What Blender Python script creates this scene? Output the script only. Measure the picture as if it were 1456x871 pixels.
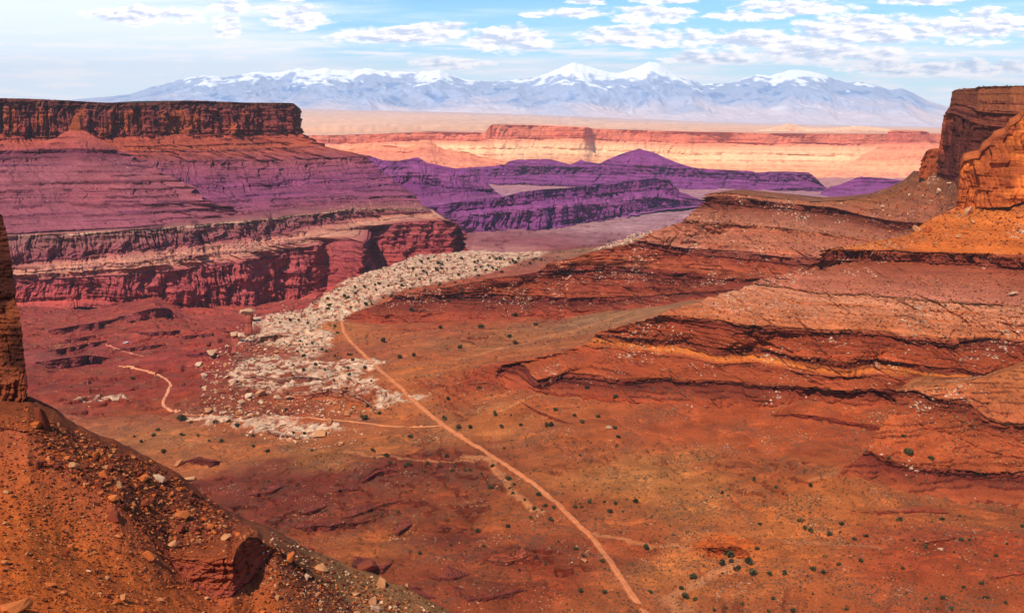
import bpy, math, random
import numpy as np
from mathutils import Vector

# ---------------------------------------------------------------- node helpers and materials
class NT:
    def __init__(self, tree): self.t = tree
    def n(self, typ, **kw):
        nd = self.t.nodes.new(typ)
        for k, v in kw.items():
            if k == 'ins':
                for i, val in v.items():
                    if isinstance(val, bpy.types.NodeSocket): self.t.links.new(val, nd.inputs[i])
                    else: nd.inputs[i].default_value = val
            else: setattr(nd, k, v)
        return nd
    def m(self, op, a, b=0.0, c=None, clamp=False):
        ins = {0: a, 1: b}
        if c is not None: ins[2] = c
        return self.n('ShaderNodeMath', operation=op, use_clamp=clamp, ins=ins).outputs[0]
    def mix(self, fac, a, b, blend='MIX'):
        nd = self.n('ShaderNodeMix', data_type='RGBA', blend_type=blend)
        for i, v in ((0, fac), (6, a), (7, b)):
            if isinstance(v, bpy.types.NodeSocket): self.t.links.new(v, nd.inputs[i])
            else: nd.inputs[i].default_value = v
        return nd.outputs[2]
    def ramp(self, fac, a, b):
        nd = self.n('ShaderNodeMapRange', interpolation_type='SMOOTHSTEP', ins={0: fac, 1: a, 2: b, 3: 0.0, 4: 1.0})
        return nd.outputs[0]
    def scaled(self, vec, s):
        return self.n('ShaderNodeVectorMath', operation='MULTIPLY', ins={0: vec, 1: s}).outputs[0]
    def noise(self, vec, scale, detail=4, rough=0.55):
        return self.n('ShaderNodeTexNoise', ins={'Vector': vec, 'Scale': scale, 'Detail': detail, 'Roughness': rough}).outputs[0]

# ---------------------------------------------------------------- camera, sky, sun, exposure
for o in list(bpy.data.objects):
    bpy.data.objects.remove(o, do_unlink=True)
SC = bpy.context.scene
COL = SC.collection
F = 1500.0                       # focal length in pixels of the 1456 px wide photograph
PITCH = math.radians(10.78)
cd = bpy.data.cameras.new('camera')
cam = bpy.data.objects.new('camera', cd)
COL.objects.link(cam)
cd.sensor_width = 36.0
cd.lens = 36.0 * F / 1456.0
cd.clip_start = 1.0
cd.clip_end = 200000.0
cam.location = (0, 0, 0)
cam.rotation_euler = (math.pi / 2 - PITCH, 0, 0)
SC.camera = cam

SUN_EL = math.radians(51)
SUN_AZ = math.radians(208)       # compass angle of the sun, clockwise from the view direction (+Y)
SUN_DIR = Vector((math.sin(SUN_AZ) * math.cos(SUN_EL), math.cos(SUN_AZ) * math.cos(SUN_EL), math.sin(SUN_EL)))

# the sky: Nishita daylight with fair-weather clouds laid out by direction (azimuth and elevation)
wd = bpy.data.worlds.new('World')
SC.world = wd
wd.use_nodes = True
wd.node_tree.nodes.clear()
wt = NT(wd.node_tree)
sky = wt.n('ShaderNodeTexSky', sky_type='NISHITA', sun_disc=False, sun_elevation=SUN_EL, sun_rotation=SUN_AZ, altitude=1800.0, air_density=1.0, dust_density=0.3, ozone_density=1.5)
SKY_STRENGTH = 0.085
def build_sky():
    t = wt
    d = t.n('ShaderNodeTexCoord').outputs['Generated']
    sp = t.n('ShaderNodeSeparateXYZ', ins={0: d})
    y = t.m('MAXIMUM', t.m('ABSOLUTE', sp.outputs[1]), 0.05)
    U = t.m('MULTIPLY', t.m('DIVIDE', sp.outputs[0], y), 1527.0)
    V = t.m('MULTIPLY', t.m('DIVIDE', sp.outputs[2], y), 1554.0)
    uv = t.n('ShaderNodeCombineXYZ', ins={0: U, 1: V, 2: 0.0}).outputs[0]
    edge = t.noise(t.scaled(uv, (1 / 46.0, 1 / 15.0, 1)), 1.0, 7, 0.62)
    edge2 = t.noise(t.scaled(uv, (1 / 16.0, 1 / 7.0, 1)), 1.0, 3, 0.6)
    blobs = [(215,24,80,9),(335,12,32,7),(384,15,20,4),(327,29,18,4),(328,43,19,7),(435,28,52,10),(424,16,24,4),(415,4,18,3),
             (560,52,82,9),(632,45,55,8),(725,58,64,12),(640,90,60,6),(757,23,20,3),(822,21,42,5),(830,4,30,4),(925,23,66,8),(935,4,48,3),
             (1060,24,62,5),(1130,14,80,7),(905,54,82,10),(1090,58,130,10),(1235,44,120,14),(1395,40,84,16),(1300,4,62,4),(1180,77,140,9),(1330,98,130,8),(1010,84,80,7)]
    acc = None; top = None
    for (px, py, ru, rv) in blobs:
        ru *= 1.15; rv *= 1.75
        q = t.n('ShaderNodeVectorMath', operation='MULTIPLY_ADD', ins={0: uv, 1: (1.0 / ru, 1.0 / rv, 0), 2: (-(px - 728) / ru, -(150 - py) / rv, 0)}).outputs[0]
        q2 = t.n('ShaderNodeVectorMath', operation='DOT_PRODUCT', ins={0: q, 1: q}).outputs[1]
        acc = q2 if acc is None else t.m('SMOOTH_MIN', acc, q2, 0.35)
    f = t.m('SUBTRACT', t.m('ADD', t.m('MULTIPLY', t.m('SUBTRACT', edge, 0.5), 3.9), t.m('MULTIPLY', t.m('SUBTRACT', edge2, 0.5), 1.0)), t.m('SUBTRACT', acc, 0.75))
    mask = t.ramp(f, -0.28, 0.46)
    # shading: sunlit tops, bluish flat bases
    up = t.noise(t.scaled(t.n('ShaderNodeVectorMath', operation='ADD', ins={0: uv, 1: (8.0, 4.0, 0)}).outputs[0], (1 / 46.0, 1 / 15.0, 1)), 1.0, 7, 0.62)
    lit = t.ramp(t.m('ADD', t.m('MULTIPLY', t.m('SUBTRACT', edge, up), 2.6), t.m('MULTIPLY', f, -0.24)), -0.42, 0.10)
    ccol = t.mix(lit, (0.60, 0.67, 0.86, 1), (1.28, 1.17, 1.12, 1))
    # thin high veil, thicker to the left and low down
    veil = t.noise(t.scaled(uv, (1 / 420.0, 1 / 34.0, 1)), 1.0, 5, 0.6)
    low = t.ramp(V, 118.0, 30.0)
    left = t.ramp(U, -100.0, -560.0)
    hi = t.ramp(V, 150.0, 90.0)
    band = t.noise(t.scaled(uv, (1 / 150.0, 1 / 13.0, 1)), 1.0, 5, 0.6)
    vm = t.m('MULTIPLY', t.ramp(t.m('ADD', veil, t.m('ADD', t.m('MULTIPLY', left, 0.36), t.m('MULTIPLY', low, 0.24))), 0.46, 0.84), 0.92)
    bm = t.m('MULTIPLY', t.ramp(band, 0.46, 0.62), t.m('MULTIPLY', t.ramp(V, 118.0, 70.0), 0.85))
    above = t.ramp(V, -30.0, -5.0)
    vm = t.m('MULTIPLY', t.m('MULTIPLY', vm, above), t.ramp(V, 420.0, 160.0))
    bm = t.m('MULTIPLY', bm, above)
    base = t.n('ShaderNodeBackground', ins={0: t.mix(1.0, sky.outputs[0], SKY_TINT, 'MULTIPLY'), 1: SKY_STRENGTH})
    vb = t.n('ShaderNodeBackground', ins={0: (0.94, 1.0, 1.08, 1), 1: 1.0})
    bb = t.n('ShaderNodeBackground', ins={0: (1.14, 1.06, 1.06, 1), 1: 1.0})
    cb = t.n('ShaderNodeBackground', ins={0: ccol, 1: 1.0})
    s1 = t.n('ShaderNodeMixShader', ins={0: vm, 1: base.outputs[0], 2: vb.outputs[0]})
    s2 = t.n('ShaderNodeMixShader', ins={0: bm, 1: s1.outputs[0], 2: bb.outputs[0]})
    s3 = t.n('ShaderNodeMixShader', ins={0: t.m('MULTIPLY', t.m('MULTIPLY', mask, above), t.ramp(V, 500.0, 250.0)), 1: s2.outputs[0], 2: cb.outputs[0]})
    t.n('ShaderNodeOutputWorld', ins={0: s3.outputs[0]})
SKY_TINT = (0.74, 1.16, 1.46, 1)
build_sky()
wd.cycles.sampling_method = 'MANUAL'
wd.cycles.sample_map_resolution = 256

sd = bpy.data.lights.new('sun', 'SUN')
sd.energy = 4.4
sd.angle = math.radians(0.5)
sd.color = (1.0, 0.93, 0.82)
sun = bpy.data.objects.new('sun', sd)
COL.objects.link(sun)
sun.location = (0, 0, 500)
sun.rotation_euler = (-SUN_DIR).to_track_quat('-Z', 'Y').to_euler()

SC.view_settings.view_transform = 'Standard'
SC.view_settings.look = 'None'
SC.view_settings.gamma = 1.0
SC.view_settings.use_curve_mapping = False
SC.view_settings.exposure = 0.34
SC.render.engine = 'CYCLES'
SC.cycles.max_bounces = 5
SC.cycles.diffuse_bounces = 2

# deterministic noise ----------------------------------------------------------------------
_rs = np.random.RandomState(7)
_G3 = np.array([(1,1,0),(-1,1,0),(1,-1,0),(-1,-1,0),(1,0,1),(-1,0,1),(1,0,-1),(-1,0,-1),
                (0,1,1),(0,-1,1),(0,1,-1),(0,-1,-1),(1,1,0),(-1,1,0),(0,-1,1),(0,-1,-1)], np.float32)
_ang = np.arange(32) * (2 * np.pi / 32)
_G2 = np.stack([np.cos(_ang), np.sin(_ang)], 1).astype(np.float32) * 1.35
def _h(x, y, z):
    h = (x.astype(np.uint32) * np.uint32(374761393)) ^ (y.astype(np.uint32) * np.uint32(668265263)) ^ (z.astype(np.uint32) * np.uint32(2246822519))
    h = (h ^ (h >> np.uint32(13))) * np.uint32(1274126177)
    return h ^ (h >> np.uint32(16))
def _fade(t): return t * t * t * (t * (t * 6 - 15) + 10)
def pn3(x, y, z):
    x, y, z = np.broadcast_arrays(np.asarray(x, np.float64), np.asarray(y, np.float64), np.asarray(z, np.float64))
    xi, yi, zi = np.floor(x).astype(np.int64), np.floor(y).astype(np.int64), np.floor(z).astype(np.int64)
    xf, yf, zf = (x - xi).astype(np.float32), (y - yi).astype(np.float32), (z - zi).astype(np.float32)
    u, v, w = _fade(xf), _fade(yf), _fade(zf)
    out = np.zeros(x.shape, np.float32)
    for i in (0, 1):
        for j in (0, 1):
            for k in (0, 1):
                g = _G3[_h(xi + i, yi + j, zi + k) & 15]
                d = g[..., 0] * (xf - i) + g[..., 1] * (yf - j) + g[..., 2] * (zf - k)
                out += d * (u if i else 1 - u) * (v if j else 1 - v) * (w if k else 1 - w)
    return out
def pn2(x, y, seed=0):
    x, y = np.broadcast_arrays(np.asarray(x, np.float64), np.asarray(y, np.float64))
    xi, yi = np.floor(x).astype(np.int64), np.floor(y).astype(np.int64)
    xf, yf = (x - xi).astype(np.float32), (y - yi).astype(np.float32)
    u, v = _fade(xf), _fade(yf)
    out = np.zeros(x.shape, np.float32)
    s = np.full(xi.shape, seed + 11, np.int64)
    for i in (0, 1):
        for j in (0, 1):
            g = _G2[_h(xi + i, yi + j, s) & 31]
            out += (g[..., 0] * (xf - i) + g[..., 1] * (yf - j)) * (u if i else 1 - u) * (v if j else 1 - v)
    return out
def fbm2(x, y, oct=4, seed=0, gain=0.5):
    a, s, o = 1.0, 0.0, 0.0
    for k in range(oct):
        o = o + a * pn2(x * 2.03 ** k + 17.3 * k, y * 2.03 ** k - 9.1 * k, seed + k)
        s += a; a *= gain
    return o / s * 1.4
def fbm3(x, y, z, oct=4, gain=0.5):
    a, s, o = 1.0, 0.0, 0.0
    for k in range(oct):
        o = o + a * pn3(x * 2.03 ** k + 17.3 * k, y * 2.03 ** k - 9.1 * k, z * 2.03 ** k + 3.7 * k)
        s += a; a *= gain
    return o / s * 1.5
def sstep(a, b, x):
    t = np.clip((x - a) / (b - a), 0, 1)
    return t * t * (3 - 2 * t)

# pixel of the photograph -> point of the place ---------------------------------------------
CP, SP = math.cos(PITCH), math.sin(PITCH)
def ray(px, py):
    cx, cy = (np.asarray(px, float) - 728) / F, (435.5 - np.asarray(py, float)) / F
    return cx, CP + cy * SP, -SP + cy * CP
def tanv(px, py):
    x, y, z = ray(px, py)
    return -z / y
def PD(px, py, D):
    x, y, z = ray(px, py)
    t = D / y
    return np.stack(np.broadcast_arrays(x * t, y * t, z * t), -1)
def PZ(px, py, z_):
    x, y, z = ray(px, py)
    t = z_ / z
    return np.stack(np.broadcast_arrays(x * t, y * t, z * t), -1)

def C(r, g, b, k=0.85):
    def f(c):
        c /= 255.0
        return (c / 12.92 if c <= 0.04045 else ((c + 0.055) / 1.055) ** 2.4) * k
    return np.array((f(r), f(g), f(b)), np.float32)

# ---------------------------------------------------------------- materials
def new_mat(name):
    m = bpy.data.materials.new(name); m.use_nodes = True
    m.node_tree.nodes.clear()
    return m, NT(m.node_tree)

def terrain_mat(name, size, strata=0.35, bump=0.5, var=0.45, scrub=None, rough=0.95, strata_h=6.0, stones=None):
    """size: metres of the grain; albedo comes from the attribute 'albedo' (rock, soil and sand colours of the place, some with shade and haze put in)."""
    m, t = new_mat(name)
    pos = t.n('ShaderNodeNewGeometry').outputs['Position']
    alb = t.n('ShaderNodeAttribute', attribute_name='albedo').outputs['Color']
    rk = t.n('ShaderNodeAttribute', attribute_name='rock').outputs['Fac']
    n1 = t.noise(pos, 1.0 / size, 5, 0.65)
    n2 = t.noise(pos, 1.0 / (size * 14), 4, 0.55)
    st = t.noise(t.scaled(pos, (0.012 / size, 0.012 / size, 1.0 / strata_h)), 1.0, 4, 0.6)
    vs = t.noise(t.scaled(pos, (0.25 / size, 0.25 / size, 0.02 / size)), 1.0, 4, 0.6)
    f1 = t.m('MULTIPLY_ADD', n1, var * 2.4, 1 - var * 1.2)
    f2 = t.m('MULTIPLY_ADD', n2, var * 1.6, 1 - var * 0.8)
    f3 = t.m('MULTIPLY_ADD', st, strata * 3.2, 1 - strata * 1.6)
    f4 = t.m('MULTIPLY_ADD', t.m('MULTIPLY', t.m('SUBTRACT', vs, 0.5), rk), 1.6, 1.0)
    f = t.m('MULTIPLY', t.m('MULTIPLY', f1, f2), t.m('MULTIPLY', f3, f4))
    f = t.m('MAXIMUM', f, 0.15)
    fv = t.n('ShaderNodeCombineXYZ', ins={0: f, 1: f, 2: f}).outputs[0]
    col = t.mix(1.0, alb, fv, 'MULTIPLY')
    # warm and cool patches of the rock itself
    hue = t.noise(pos, 1.0 / (size * 30), 3, 0.6)
    col = t.mix(t.m('MULTIPLY', t.ramp(hue, 0.5, 0.75), 0.35), col, t.mix(1.0, col, (1.25, 0.95, 0.75, 1), 'MULTIPLY'))
    if scrub:
        ds, thr, cc, amt = scrub
        v = t.n('ShaderNodeTexVoronoi', feature='F1', ins={'Vector': t.scaled(pos, (1, 1, 0.6)), 'Scale': 1.0 / ds, 'Randomness': 1.0})
        dens = t.noise(pos, 1.0 / (ds * 25), 3, 0.6)
        sep = t.n('ShaderNodeSeparateColor', ins={0: v.outputs['Color']})
        rad = t.m('MULTIPLY', t.m('MULTIPLY_ADD', sep.outputs[0], 0.6, 0.4), t.m('MULTIPLY', t.ramp(dens, 0.3, 0.65), thr))
        msk = t.m('MULTIPLY', t.m('LESS_THAN', v.outputs['Distance'], rad), t.m('SUBTRACT', 1.0, rk, clamp=True))
        col = t.mix(t.m('MULTIPLY', msk, amt), col, tuple(cc) + (1.0,))
    if stones:
        ds, thr, cc, amt = stones
        v = t.n('ShaderNodeTexVoronoi', feature='F1', ins={'Vector': pos, 'Scale': 1.0 / ds, 'Randomness': 1.0})
        dens = t.noise(pos, 1.0 / (ds * 18), 4, 0.6)
        sep = t.n('ShaderNodeSeparateColor', ins={0: v.outputs['Color']})
        rad = t.m('MULTIPLY', t.m('POWER', sep.outputs[1], 2.0), t.m('MULTIPLY', t.ramp(dens, 0.42, 0.68), thr))
        msk = t.m('MULTIPLY', t.m('LESS_THAN', v.outputs['Distance'], rad), amt)
        col = t.mix(msk, col, t.mix(sep.outputs[2], tuple(cc) + (1.0,), tuple(c_ * 0.45 for c_ in cc) + (1.0,)))
    bs = t.n('ShaderNodeBsdfPrincipled', ins={'Base Color': col, 'Roughness': rough, 'Specular IOR Level': 0.12})
    hgt = t.m('ADD', t.m('MULTIPLY', n1, size * 0.6), t.m('ADD', t.m('MULTIPLY', n2, size * 2.0), t.m('MULTIPLY', t.m('MULTIPLY', st, rk), size * 1.2)))
    bp = t.n('ShaderNodeBump', ins={'Strength': bump, 'Distance': 1.0, 'Height': hgt})
    t.t.links.new(bp.outputs[0], bs.inputs['Normal'])
    out = t.n('ShaderNodeOutputMaterial', ins={0: bs.outputs[0]})
    return m

# ---------------------------------------------------------------- mesh helpers
def mesh_from_arrays(name, V, Fq, mat, albedo=None, rock=None, smooth=True, kind='structure'):
    me = bpy.data.meshes.new(name)
    V = np.asarray(V, np.float32); Fq = np.asarray(Fq, np.int32)
    k = Fq.shape[1]
    me.vertices.add(len(V)); me.vertices.foreach_set('co', V.ravel())
    me.loops.add(Fq.size); me.loops.foreach_set('vertex_index', Fq.ravel())
    me.polygons.add(len(Fq))
    me.polygons.foreach_set('loop_start', np.arange(0, Fq.size, k, dtype=np.int32))
    me.polygons.foreach_set('use_smooth', np.full(len(Fq), smooth))
    if albedo is not None:
        a = me.attributes.new('albedo', 'FLOAT_COLOR', 'POINT')
        c = np.ones((len(V), 4), np.float32); c[:, :3] = albedo
        a.data.foreach_set('color', c.ravel())
    if rock is not None:
        a = me.attributes.new('rock', 'FLOAT', 'POINT')
        a.data.foreach_set('value', np.asarray(rock, np.float32).ravel())
    me.materials.append(mat)
    me.update(calc_edges=True)
    o = bpy.data.objects.new(name, me)
    COL.objects.link(o)
    if kind: o['kind'] = kind
    return o
def grid_faces(r, c):
    i = np.arange(r * c).reshape(r, c)
    return np.stack([i[:-1, :-1], i[:-1, 1:], i[1:, 1:], i[1:, :-1]], -1).reshape(-1, 4)
def blur1(a, w, axis=0):
    if w < 2: return a
    k = np.ones(w) / w
    pad = [(0, 0)] * a.ndim; pad[axis] = (w // 2, w - 1 - w // 2)
    return np.apply_along_axis(lambda v: np.convolve(v, k, 'valid'), axis, np.pad(a, pad, mode='edge'))

def stair(n, led, rnd, a=0.12, b=0.25):
    """rows of a slope with led ledges: returns u (horizontal), w (vertical), riser weight."""
    if led == 0:
        t = np.linspace(0, 1, n + 1)
        return t, t, np.zeros(n + 1), t
    cuts = np.sort(rnd.uniform(0.08, 0.98, led - 1)) if led > 1 else np.array([])
    cuts = np.concatenate([[0], cuts, [1]])
    U, W, R = [0.0], [0.0], [0.0]
    for i in range(led):
        h0, h1 = cuts[i], cuts[i + 1]; d = h1 - h0
        bb = b * rnd.uniform(0.6, 1.6)
        U += [h0 + d * (1 - a), h0 + d * (1 - a) + d * 0.01, h1 - 0.002]; W += [h0 + d * (1 - bb), h0 + d * (1 - bb) + d * 0.02, h1 - 0.002]; R += [0.0, 1.0, 1.0]
        U += [h1]; W += [h1]; R += [0.0]
    U, W, R = map(np.array, (U, W, R))
    L = np.concatenate([[0], np.cumsum(np.abs(np.diff(W)) + 0.35 * np.abs(np.diff(U)) + 1e-6)])
    q = np.linspace(0, L[-1], n + 1)
    t = np.interp(q, L, (U + W) / 2)
    return np.interp(q, L, U), np.interp(q, L, W), np.interp(q, L, R), t

TOES = []          # world points where slopes meet the ground, used as height controls of the ground
def patch(name, cons, cols, mat, seed, wrapL=None, wrapR=None, back=None, bayamp=0.0, baylen=200.0, colvar=0.25, toe=False, lat=0.8, mb=None, vert=0.0, edgeR=None, edgeL=None, gul=None, world=None, smoothc=None, grain=(1.0, 12.0)):
    rnd = np.random.RandomState(seed)
    W, PX = [], []
    s = np.linspace(0, 1, cols)
    for k, c in enumerate(cons):
        p = np.array(c['p'], float)
        q = (p[:, 0] - p[0, 0]) / (p[-1, 0] - p[0, 0]) if c.get('mono', True) else np.concatenate([[0], np.cumsum(np.hypot(*np.diff(p, axis=0).T))])
        q = q / q[-1]
        px, py = np.interp(s, q, p[:, 0]), np.interp(s, q, p[:, 1])
        w = c.get('sm', smoothc if smoothc is not None else max(2, cols // 90))
        px, py = blur1(px, w), blur1(py, w)
        def val(v):
            if np.isscalar(v): return np.full(cols, float(v))
            v = np.array(v, float)
            return np.interp(px, v[:, 0], v[:, 1])
        if 'D' in c: P = PD(px, py, val(c['D']))
        elif 'z' in c: P = PZ(px, py, val(c['z']))
        else:
            sl = val(c['s']); tv = tanv(px, py)
            rx = PD(px, py, 1.0)[:, 0]
            x0, D0, z0 = W[-1].T
            g = np.linspace(0.45, 1.35, 361)[:, None] * D0[None]
            h = -tv[None] * g - z0[None] + sl[None] * np.hypot(rx[None] * g - x0[None], g - D0[None])
            neg = h <= 0
            i1 = np.where(neg.any(0), neg.argmax(0), h.argmin(0)); i1 = np.clip(i1, 1, 360); i0 = i1 - 1
            cc_ = np.arange(cols)
            h0, h1 = h[i0, cc_], h[i1, cc_]
            f = np.where(neg.any(0), np.clip(h0 / (h0 - h1 + 1e-9), 0, 1), 1.0)
            D = g[i0, cc_] * (1 - f) + g[i1, cc_] * f
            D = np.minimum(D, D0 - 0.02 * np.abs(D * rx - x0))
            D = lat * D + (1 - lat) * (sl * D0 - z0) / (tv + sl)
            D = blur1(D, max(2, cols // 60))
            P = PD(px, py, D)
        W.append(P); PX.append(px)
    if toe: TOES.extend(list(W[-1][:: max(1, cols // 14)]))
    O = W[-1][:, :2] - W[0][:, :2]
    O = blur1(O, max(3, cols // 8)); O /= np.linalg.norm(O, axis=1, keepdims=True) + 1e-9
    mid = W[len(W) // 2]
    S = np.concatenate([[0], np.cumsum(np.linalg.norm(np.diff(blur1(mid, max(3, cols // 30)), axis=0)[:, :2], axis=1))])
    wR = sstep(0.56, 0.72, s)[:, None]
    rows, alb, rock, ampf, ampr, lam, Tpar = [], [], [], [], [], [], []
    if back is not None:
        n = 10
        for j in range(n):
            f = 1 - j / n
            P = W[0].copy(); P += np.array(back) * f
            rows.append(P); alb.append(np.tile(cons[0].get('top', cons[0]['col']), (cols, 1))); rock.append(np.zeros(cols)); ampf.append(0.0); ampr.append(cons[0].get('ro', 0.5) * 0.6); lam.append(50.0); Tpar.append(0.0)
    for k in range(1, len(cons)):
        c0, c1 = cons[k - 1], cons[k]
        n = c1['n']
        u, w, r, tl = stair(n, c1.get('led', 0), rnd, c1.get('a', 0.12), c1.get('b', 0.28))
        la = c1.get('la', 0.8)
        st = 0 if k == 1 else 1
        for j in range(st, n + 1):
            zz = W[k - 1][:, 2] * (1 - tl[j]) + W[k][:, 2] * tl[j]
            m = np.clip(0.55 + 1.3 * fbm2(S / c1.get('ml', 90.0) + seed * 3.1, zz / 14.0 + k * 5.0, 3, seed), 0, 1) * la if c1.get('led', 0) else np.zeros(cols)
            U, Wv = tl[j] + m * (u[j] - tl[j]), tl[j] + m * (w[j] - tl[j])
            P = W[k - 1] + (W[k] - W[k - 1]) * np.stack([U, U, Wv], 1)
            rows.append(P)
            f = tl[j]
            k0 = np.asarray(c0['col'])[None] * np.ones((cols, 1)); k1 = np.asarray(c1['col'])[None] * np.ones((cols, 1))
            if 'colR' in c0: k0 = k0 + (np.asarray(c0['colR'])[None] - k0) * wR
            if 'colR' in c1: k1 = k1 + (np.asarray(c1['colR'])[None] - k1) * wR
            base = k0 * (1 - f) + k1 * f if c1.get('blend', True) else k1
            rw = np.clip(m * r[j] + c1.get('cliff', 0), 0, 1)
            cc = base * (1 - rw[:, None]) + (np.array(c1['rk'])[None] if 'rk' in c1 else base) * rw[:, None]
            alb.append(cc); rock.append(rw); ampf.append(c1.get('fl', 0.0)); ampr.append(c1.get('ro', 0.6)); lam.append(c1.get('lam', 30.0)); Tpar.append(k - 1 + f)
    R = np.array(rows); A = np.array(alb, dtype=np.float32); RK = np.array(rock)
    nr = len(rows)
    af, ar, lm = blur1(np.array(ampf, float), 5), blur1(np.array(ampr, float), 5), blur1(np.array(lam, float), 5)
    Sg = S[None, :] + 0 * R[..., 0]
    if world is not None:
        Sg = R[..., 0] * 0.96 + R[..., 1] * 0.28
        O = np.tile(np.array(world, float) / np.hypot(*world), (cols, 1))
    Z = R[..., 2]
    lm2 = lm[:, None]
    vert = np.array([cons[min(len(cons) - 1, int(math.ceil(q_ - 1e-6)))].get('vert', vert) for q_ in Tpar])[:, None]
    vz = 1.0 + 3.0 * vert
    Sw = Sg + lm2 * (1.3 - 1.15 * vert) * fbm2(Sg / (lm2 * 4.5) + seed, Z / (lm2 * 3.0), 3, seed + 31)
    stp = np.array([min(1.0, max(0.0, a_ / 6.0)) for a_ in af])[:, None]
    big = np.clip(2.6 * pn2(Sw / (lm2 * 4.6), Z / (lm2 * 14 * vz) + seed, seed + 9), -1, 1)
    amod = 0.35 + 0.9 * sstep(-0.25, 0.45, pn2(Sg / (lm2 * 7.0) + 4, Z / (lm2 * 6.0), seed + 13))
    crack = np.minimum(np.abs(pn2(Sw / lm2, Z / (lm2 * 5 * vz) + seed, seed)) * 3.4, 1.0) - 0.7
    crack2 = np.minimum(np.abs(pn2(Sw / lm2 * 2.9, Z / (lm2 * 1.6 * vz) + 7, seed + 5)) * 3.0, 1.0) - 0.7
    bed = pn2(Z / (lm2 * 0.22) + 0.6 * pn2(Sg / (lm2 * 3), Z / lm2, seed + 3), Sg / (lm2 * 9.0), seed + 17)
    fl = 0.75 * big + amod * (0.95 * crack + 0.5 * crack2) + 0.22 * (1 - vert) * bed
    bk = np.array([cons[min(len(cons) - 1, int(math.ceil(q_ - 1e-6)))].get('bk', 0.0) for q_ in Tpar])[:, None]
    if bk.any():
        ci = np.floor(Sw / lm2 * 1.15 + 0.35 * pn2(Sw / lm2 * 0.6, Z / (lm2 * 3), seed + 71))
        hc_ = np.abs(np.sin(ci * 127.1 + seed) * 43758.5453) % 1.0
        ri = np.floor(Z / (lm2 * 2.0) + hc_ * 5)
        hb_ = np.abs(np.sin(ci * 269.5 + ri * 183.3 + seed) * 43758.5453) % 1.0
        ci2 = np.floor(Sw / lm2 * 3.1 + 0.2 * pn2(Sw / lm2 * 2, Z / lm2, seed + 72)); ri2 = np.floor(Z / (lm2 * 0.8) + ci2 * 0.37)
        hd_ = np.abs(np.sin(ci2 * 311.7 + ri2 * 74.7 + seed) * 43758.5453) % 1.0
        fl = (fl - 0.75 * big) * (1 - 0.35 * bk) + 0.75 * big * (1 - 0.8 * bk) + bk * (1.25 * (hc_ - 0.5) + 0.75 * (hb_ - 0.5) + 0.35 * (hd_ - 0.5))
    g0, g1 = grain
    ro = fbm3(R[..., 0] / g1, R[..., 1] / g1, Z / (g1 * (0.35 + 1.6 * vert)), 5, 0.6)
    d = af[:, None] * fl + ar[:, None] * ro * (0.6 + 1.4 * RK)
    if gul is not None:
        ga, gl = gul
        gx, gz = Sg / gl + 0.5 * fbm2(Sg / gl, Z / gl * 1.5, 3, seed + 61), Z / (gl * 1.3)
        gg = np.abs(pn2(gx, gz, seed + 62)) * 1.7 - 0.5 + 0.6 * (np.abs(pn2(gx * 2.1 + 5, gz * 1.7, seed + 63)) * 1.7 - 0.5) + 0.36 * (np.abs(pn2(gx * 4.7 + 5, gz * 3.4, seed + 64)) * 1.7 - 0.5) + 0.22 * pn2(gx * 10, gz * 8, seed + 65)
        d = d + ga * gg * np.minimum(1, np.clip(np.array(Tpar)[:, None], 0, 1) + 0.15)
    if mb is not None:
        ma, hb = mb
        zq = Z / hb + 0.55 * fbm2(Sg / (hb * 22), Z / (hb * 5), 4, seed + 51) + 0.22 * fbm2(Sg / (hb * 1.5), Z / hb, 4, seed + 52)
        bi = np.floor(zq); fr = zq - bi
        hsh = (np.sin(bi * 12.9898 + seed) * 43758.5453) % 1.0
        thick = 0.35 + 0.9 * hsh
        pres = sstep(0.0, 0.25, 1.2 * fbm2(Sg / (hb * 8) + bi * 7.3, bi * 3.1, 4, seed + 53) + hsh * 0.5 - 0.14)
        fl2 = np.array([cons[min(len(cons) - 1, int(math.ceil(q_ - 1e-6)))].get('mbw', 1.0) for q_ in Tpar])[:, None]
        saw = np.where(fr > 0.12, (fr - 0.12) / 0.88, 1.0 - fr / 0.12)
        d = d + ma * thick * pres * fl2 * (saw ** 1.5 - 0.35) * (1 - 0.5 * RK)
        for eg, first in ((edgeR, False), (edgeL, True)):
            if eg is None: continue
            am, fracw = eg
            sl_ = s if not first else 1 - s
            we = sstep(1 - fracw, 1.0, sl_)[None]
            q_ = int(cols * fracw)
            Tn = (R[:, -1] - R[:, -1 - q_]) if not first else (R[:, 0] - R[:, q_])
            Tn = Tn[:, :2] / (np.linalg.norm(Tn[:, :2], axis=1, keepdims=True) + 1e-9)
            zrow = np.broadcast_to((Z[:, -1:] if not first else Z[:, :1]), Z.shape)
            zr = zrow / hb; b_ = np.floor(zr); f_ = zr - b_
            hh = (np.sin(b_ * 12.9898 + seed) * 43758.5453) % 1.0
            edw = np.array([cons[min(len(cons) - 1, int(math.ceil(q_ - 1e-6)))].get('ed', 1.0) for q_ in Tpar])[:, None]
            of = edw[:, 0:1] * am * (0.2 + hh) * (np.where(f_ > 0.12, (f_ - 0.12) / 0.88, 1 - f_ / 0.12) ** 1.5 - 0.4) + am * 0.35 * pn2(zrow / (hb * 0.35), 3.3, seed)
            R[..., :2] += Tn[:, None, :] * (we * of)[..., None]
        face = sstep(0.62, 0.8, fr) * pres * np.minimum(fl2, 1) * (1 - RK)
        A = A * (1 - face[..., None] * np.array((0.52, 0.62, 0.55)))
        RK = np.clip(RK + 0.7 * face, 0, 1)
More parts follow.
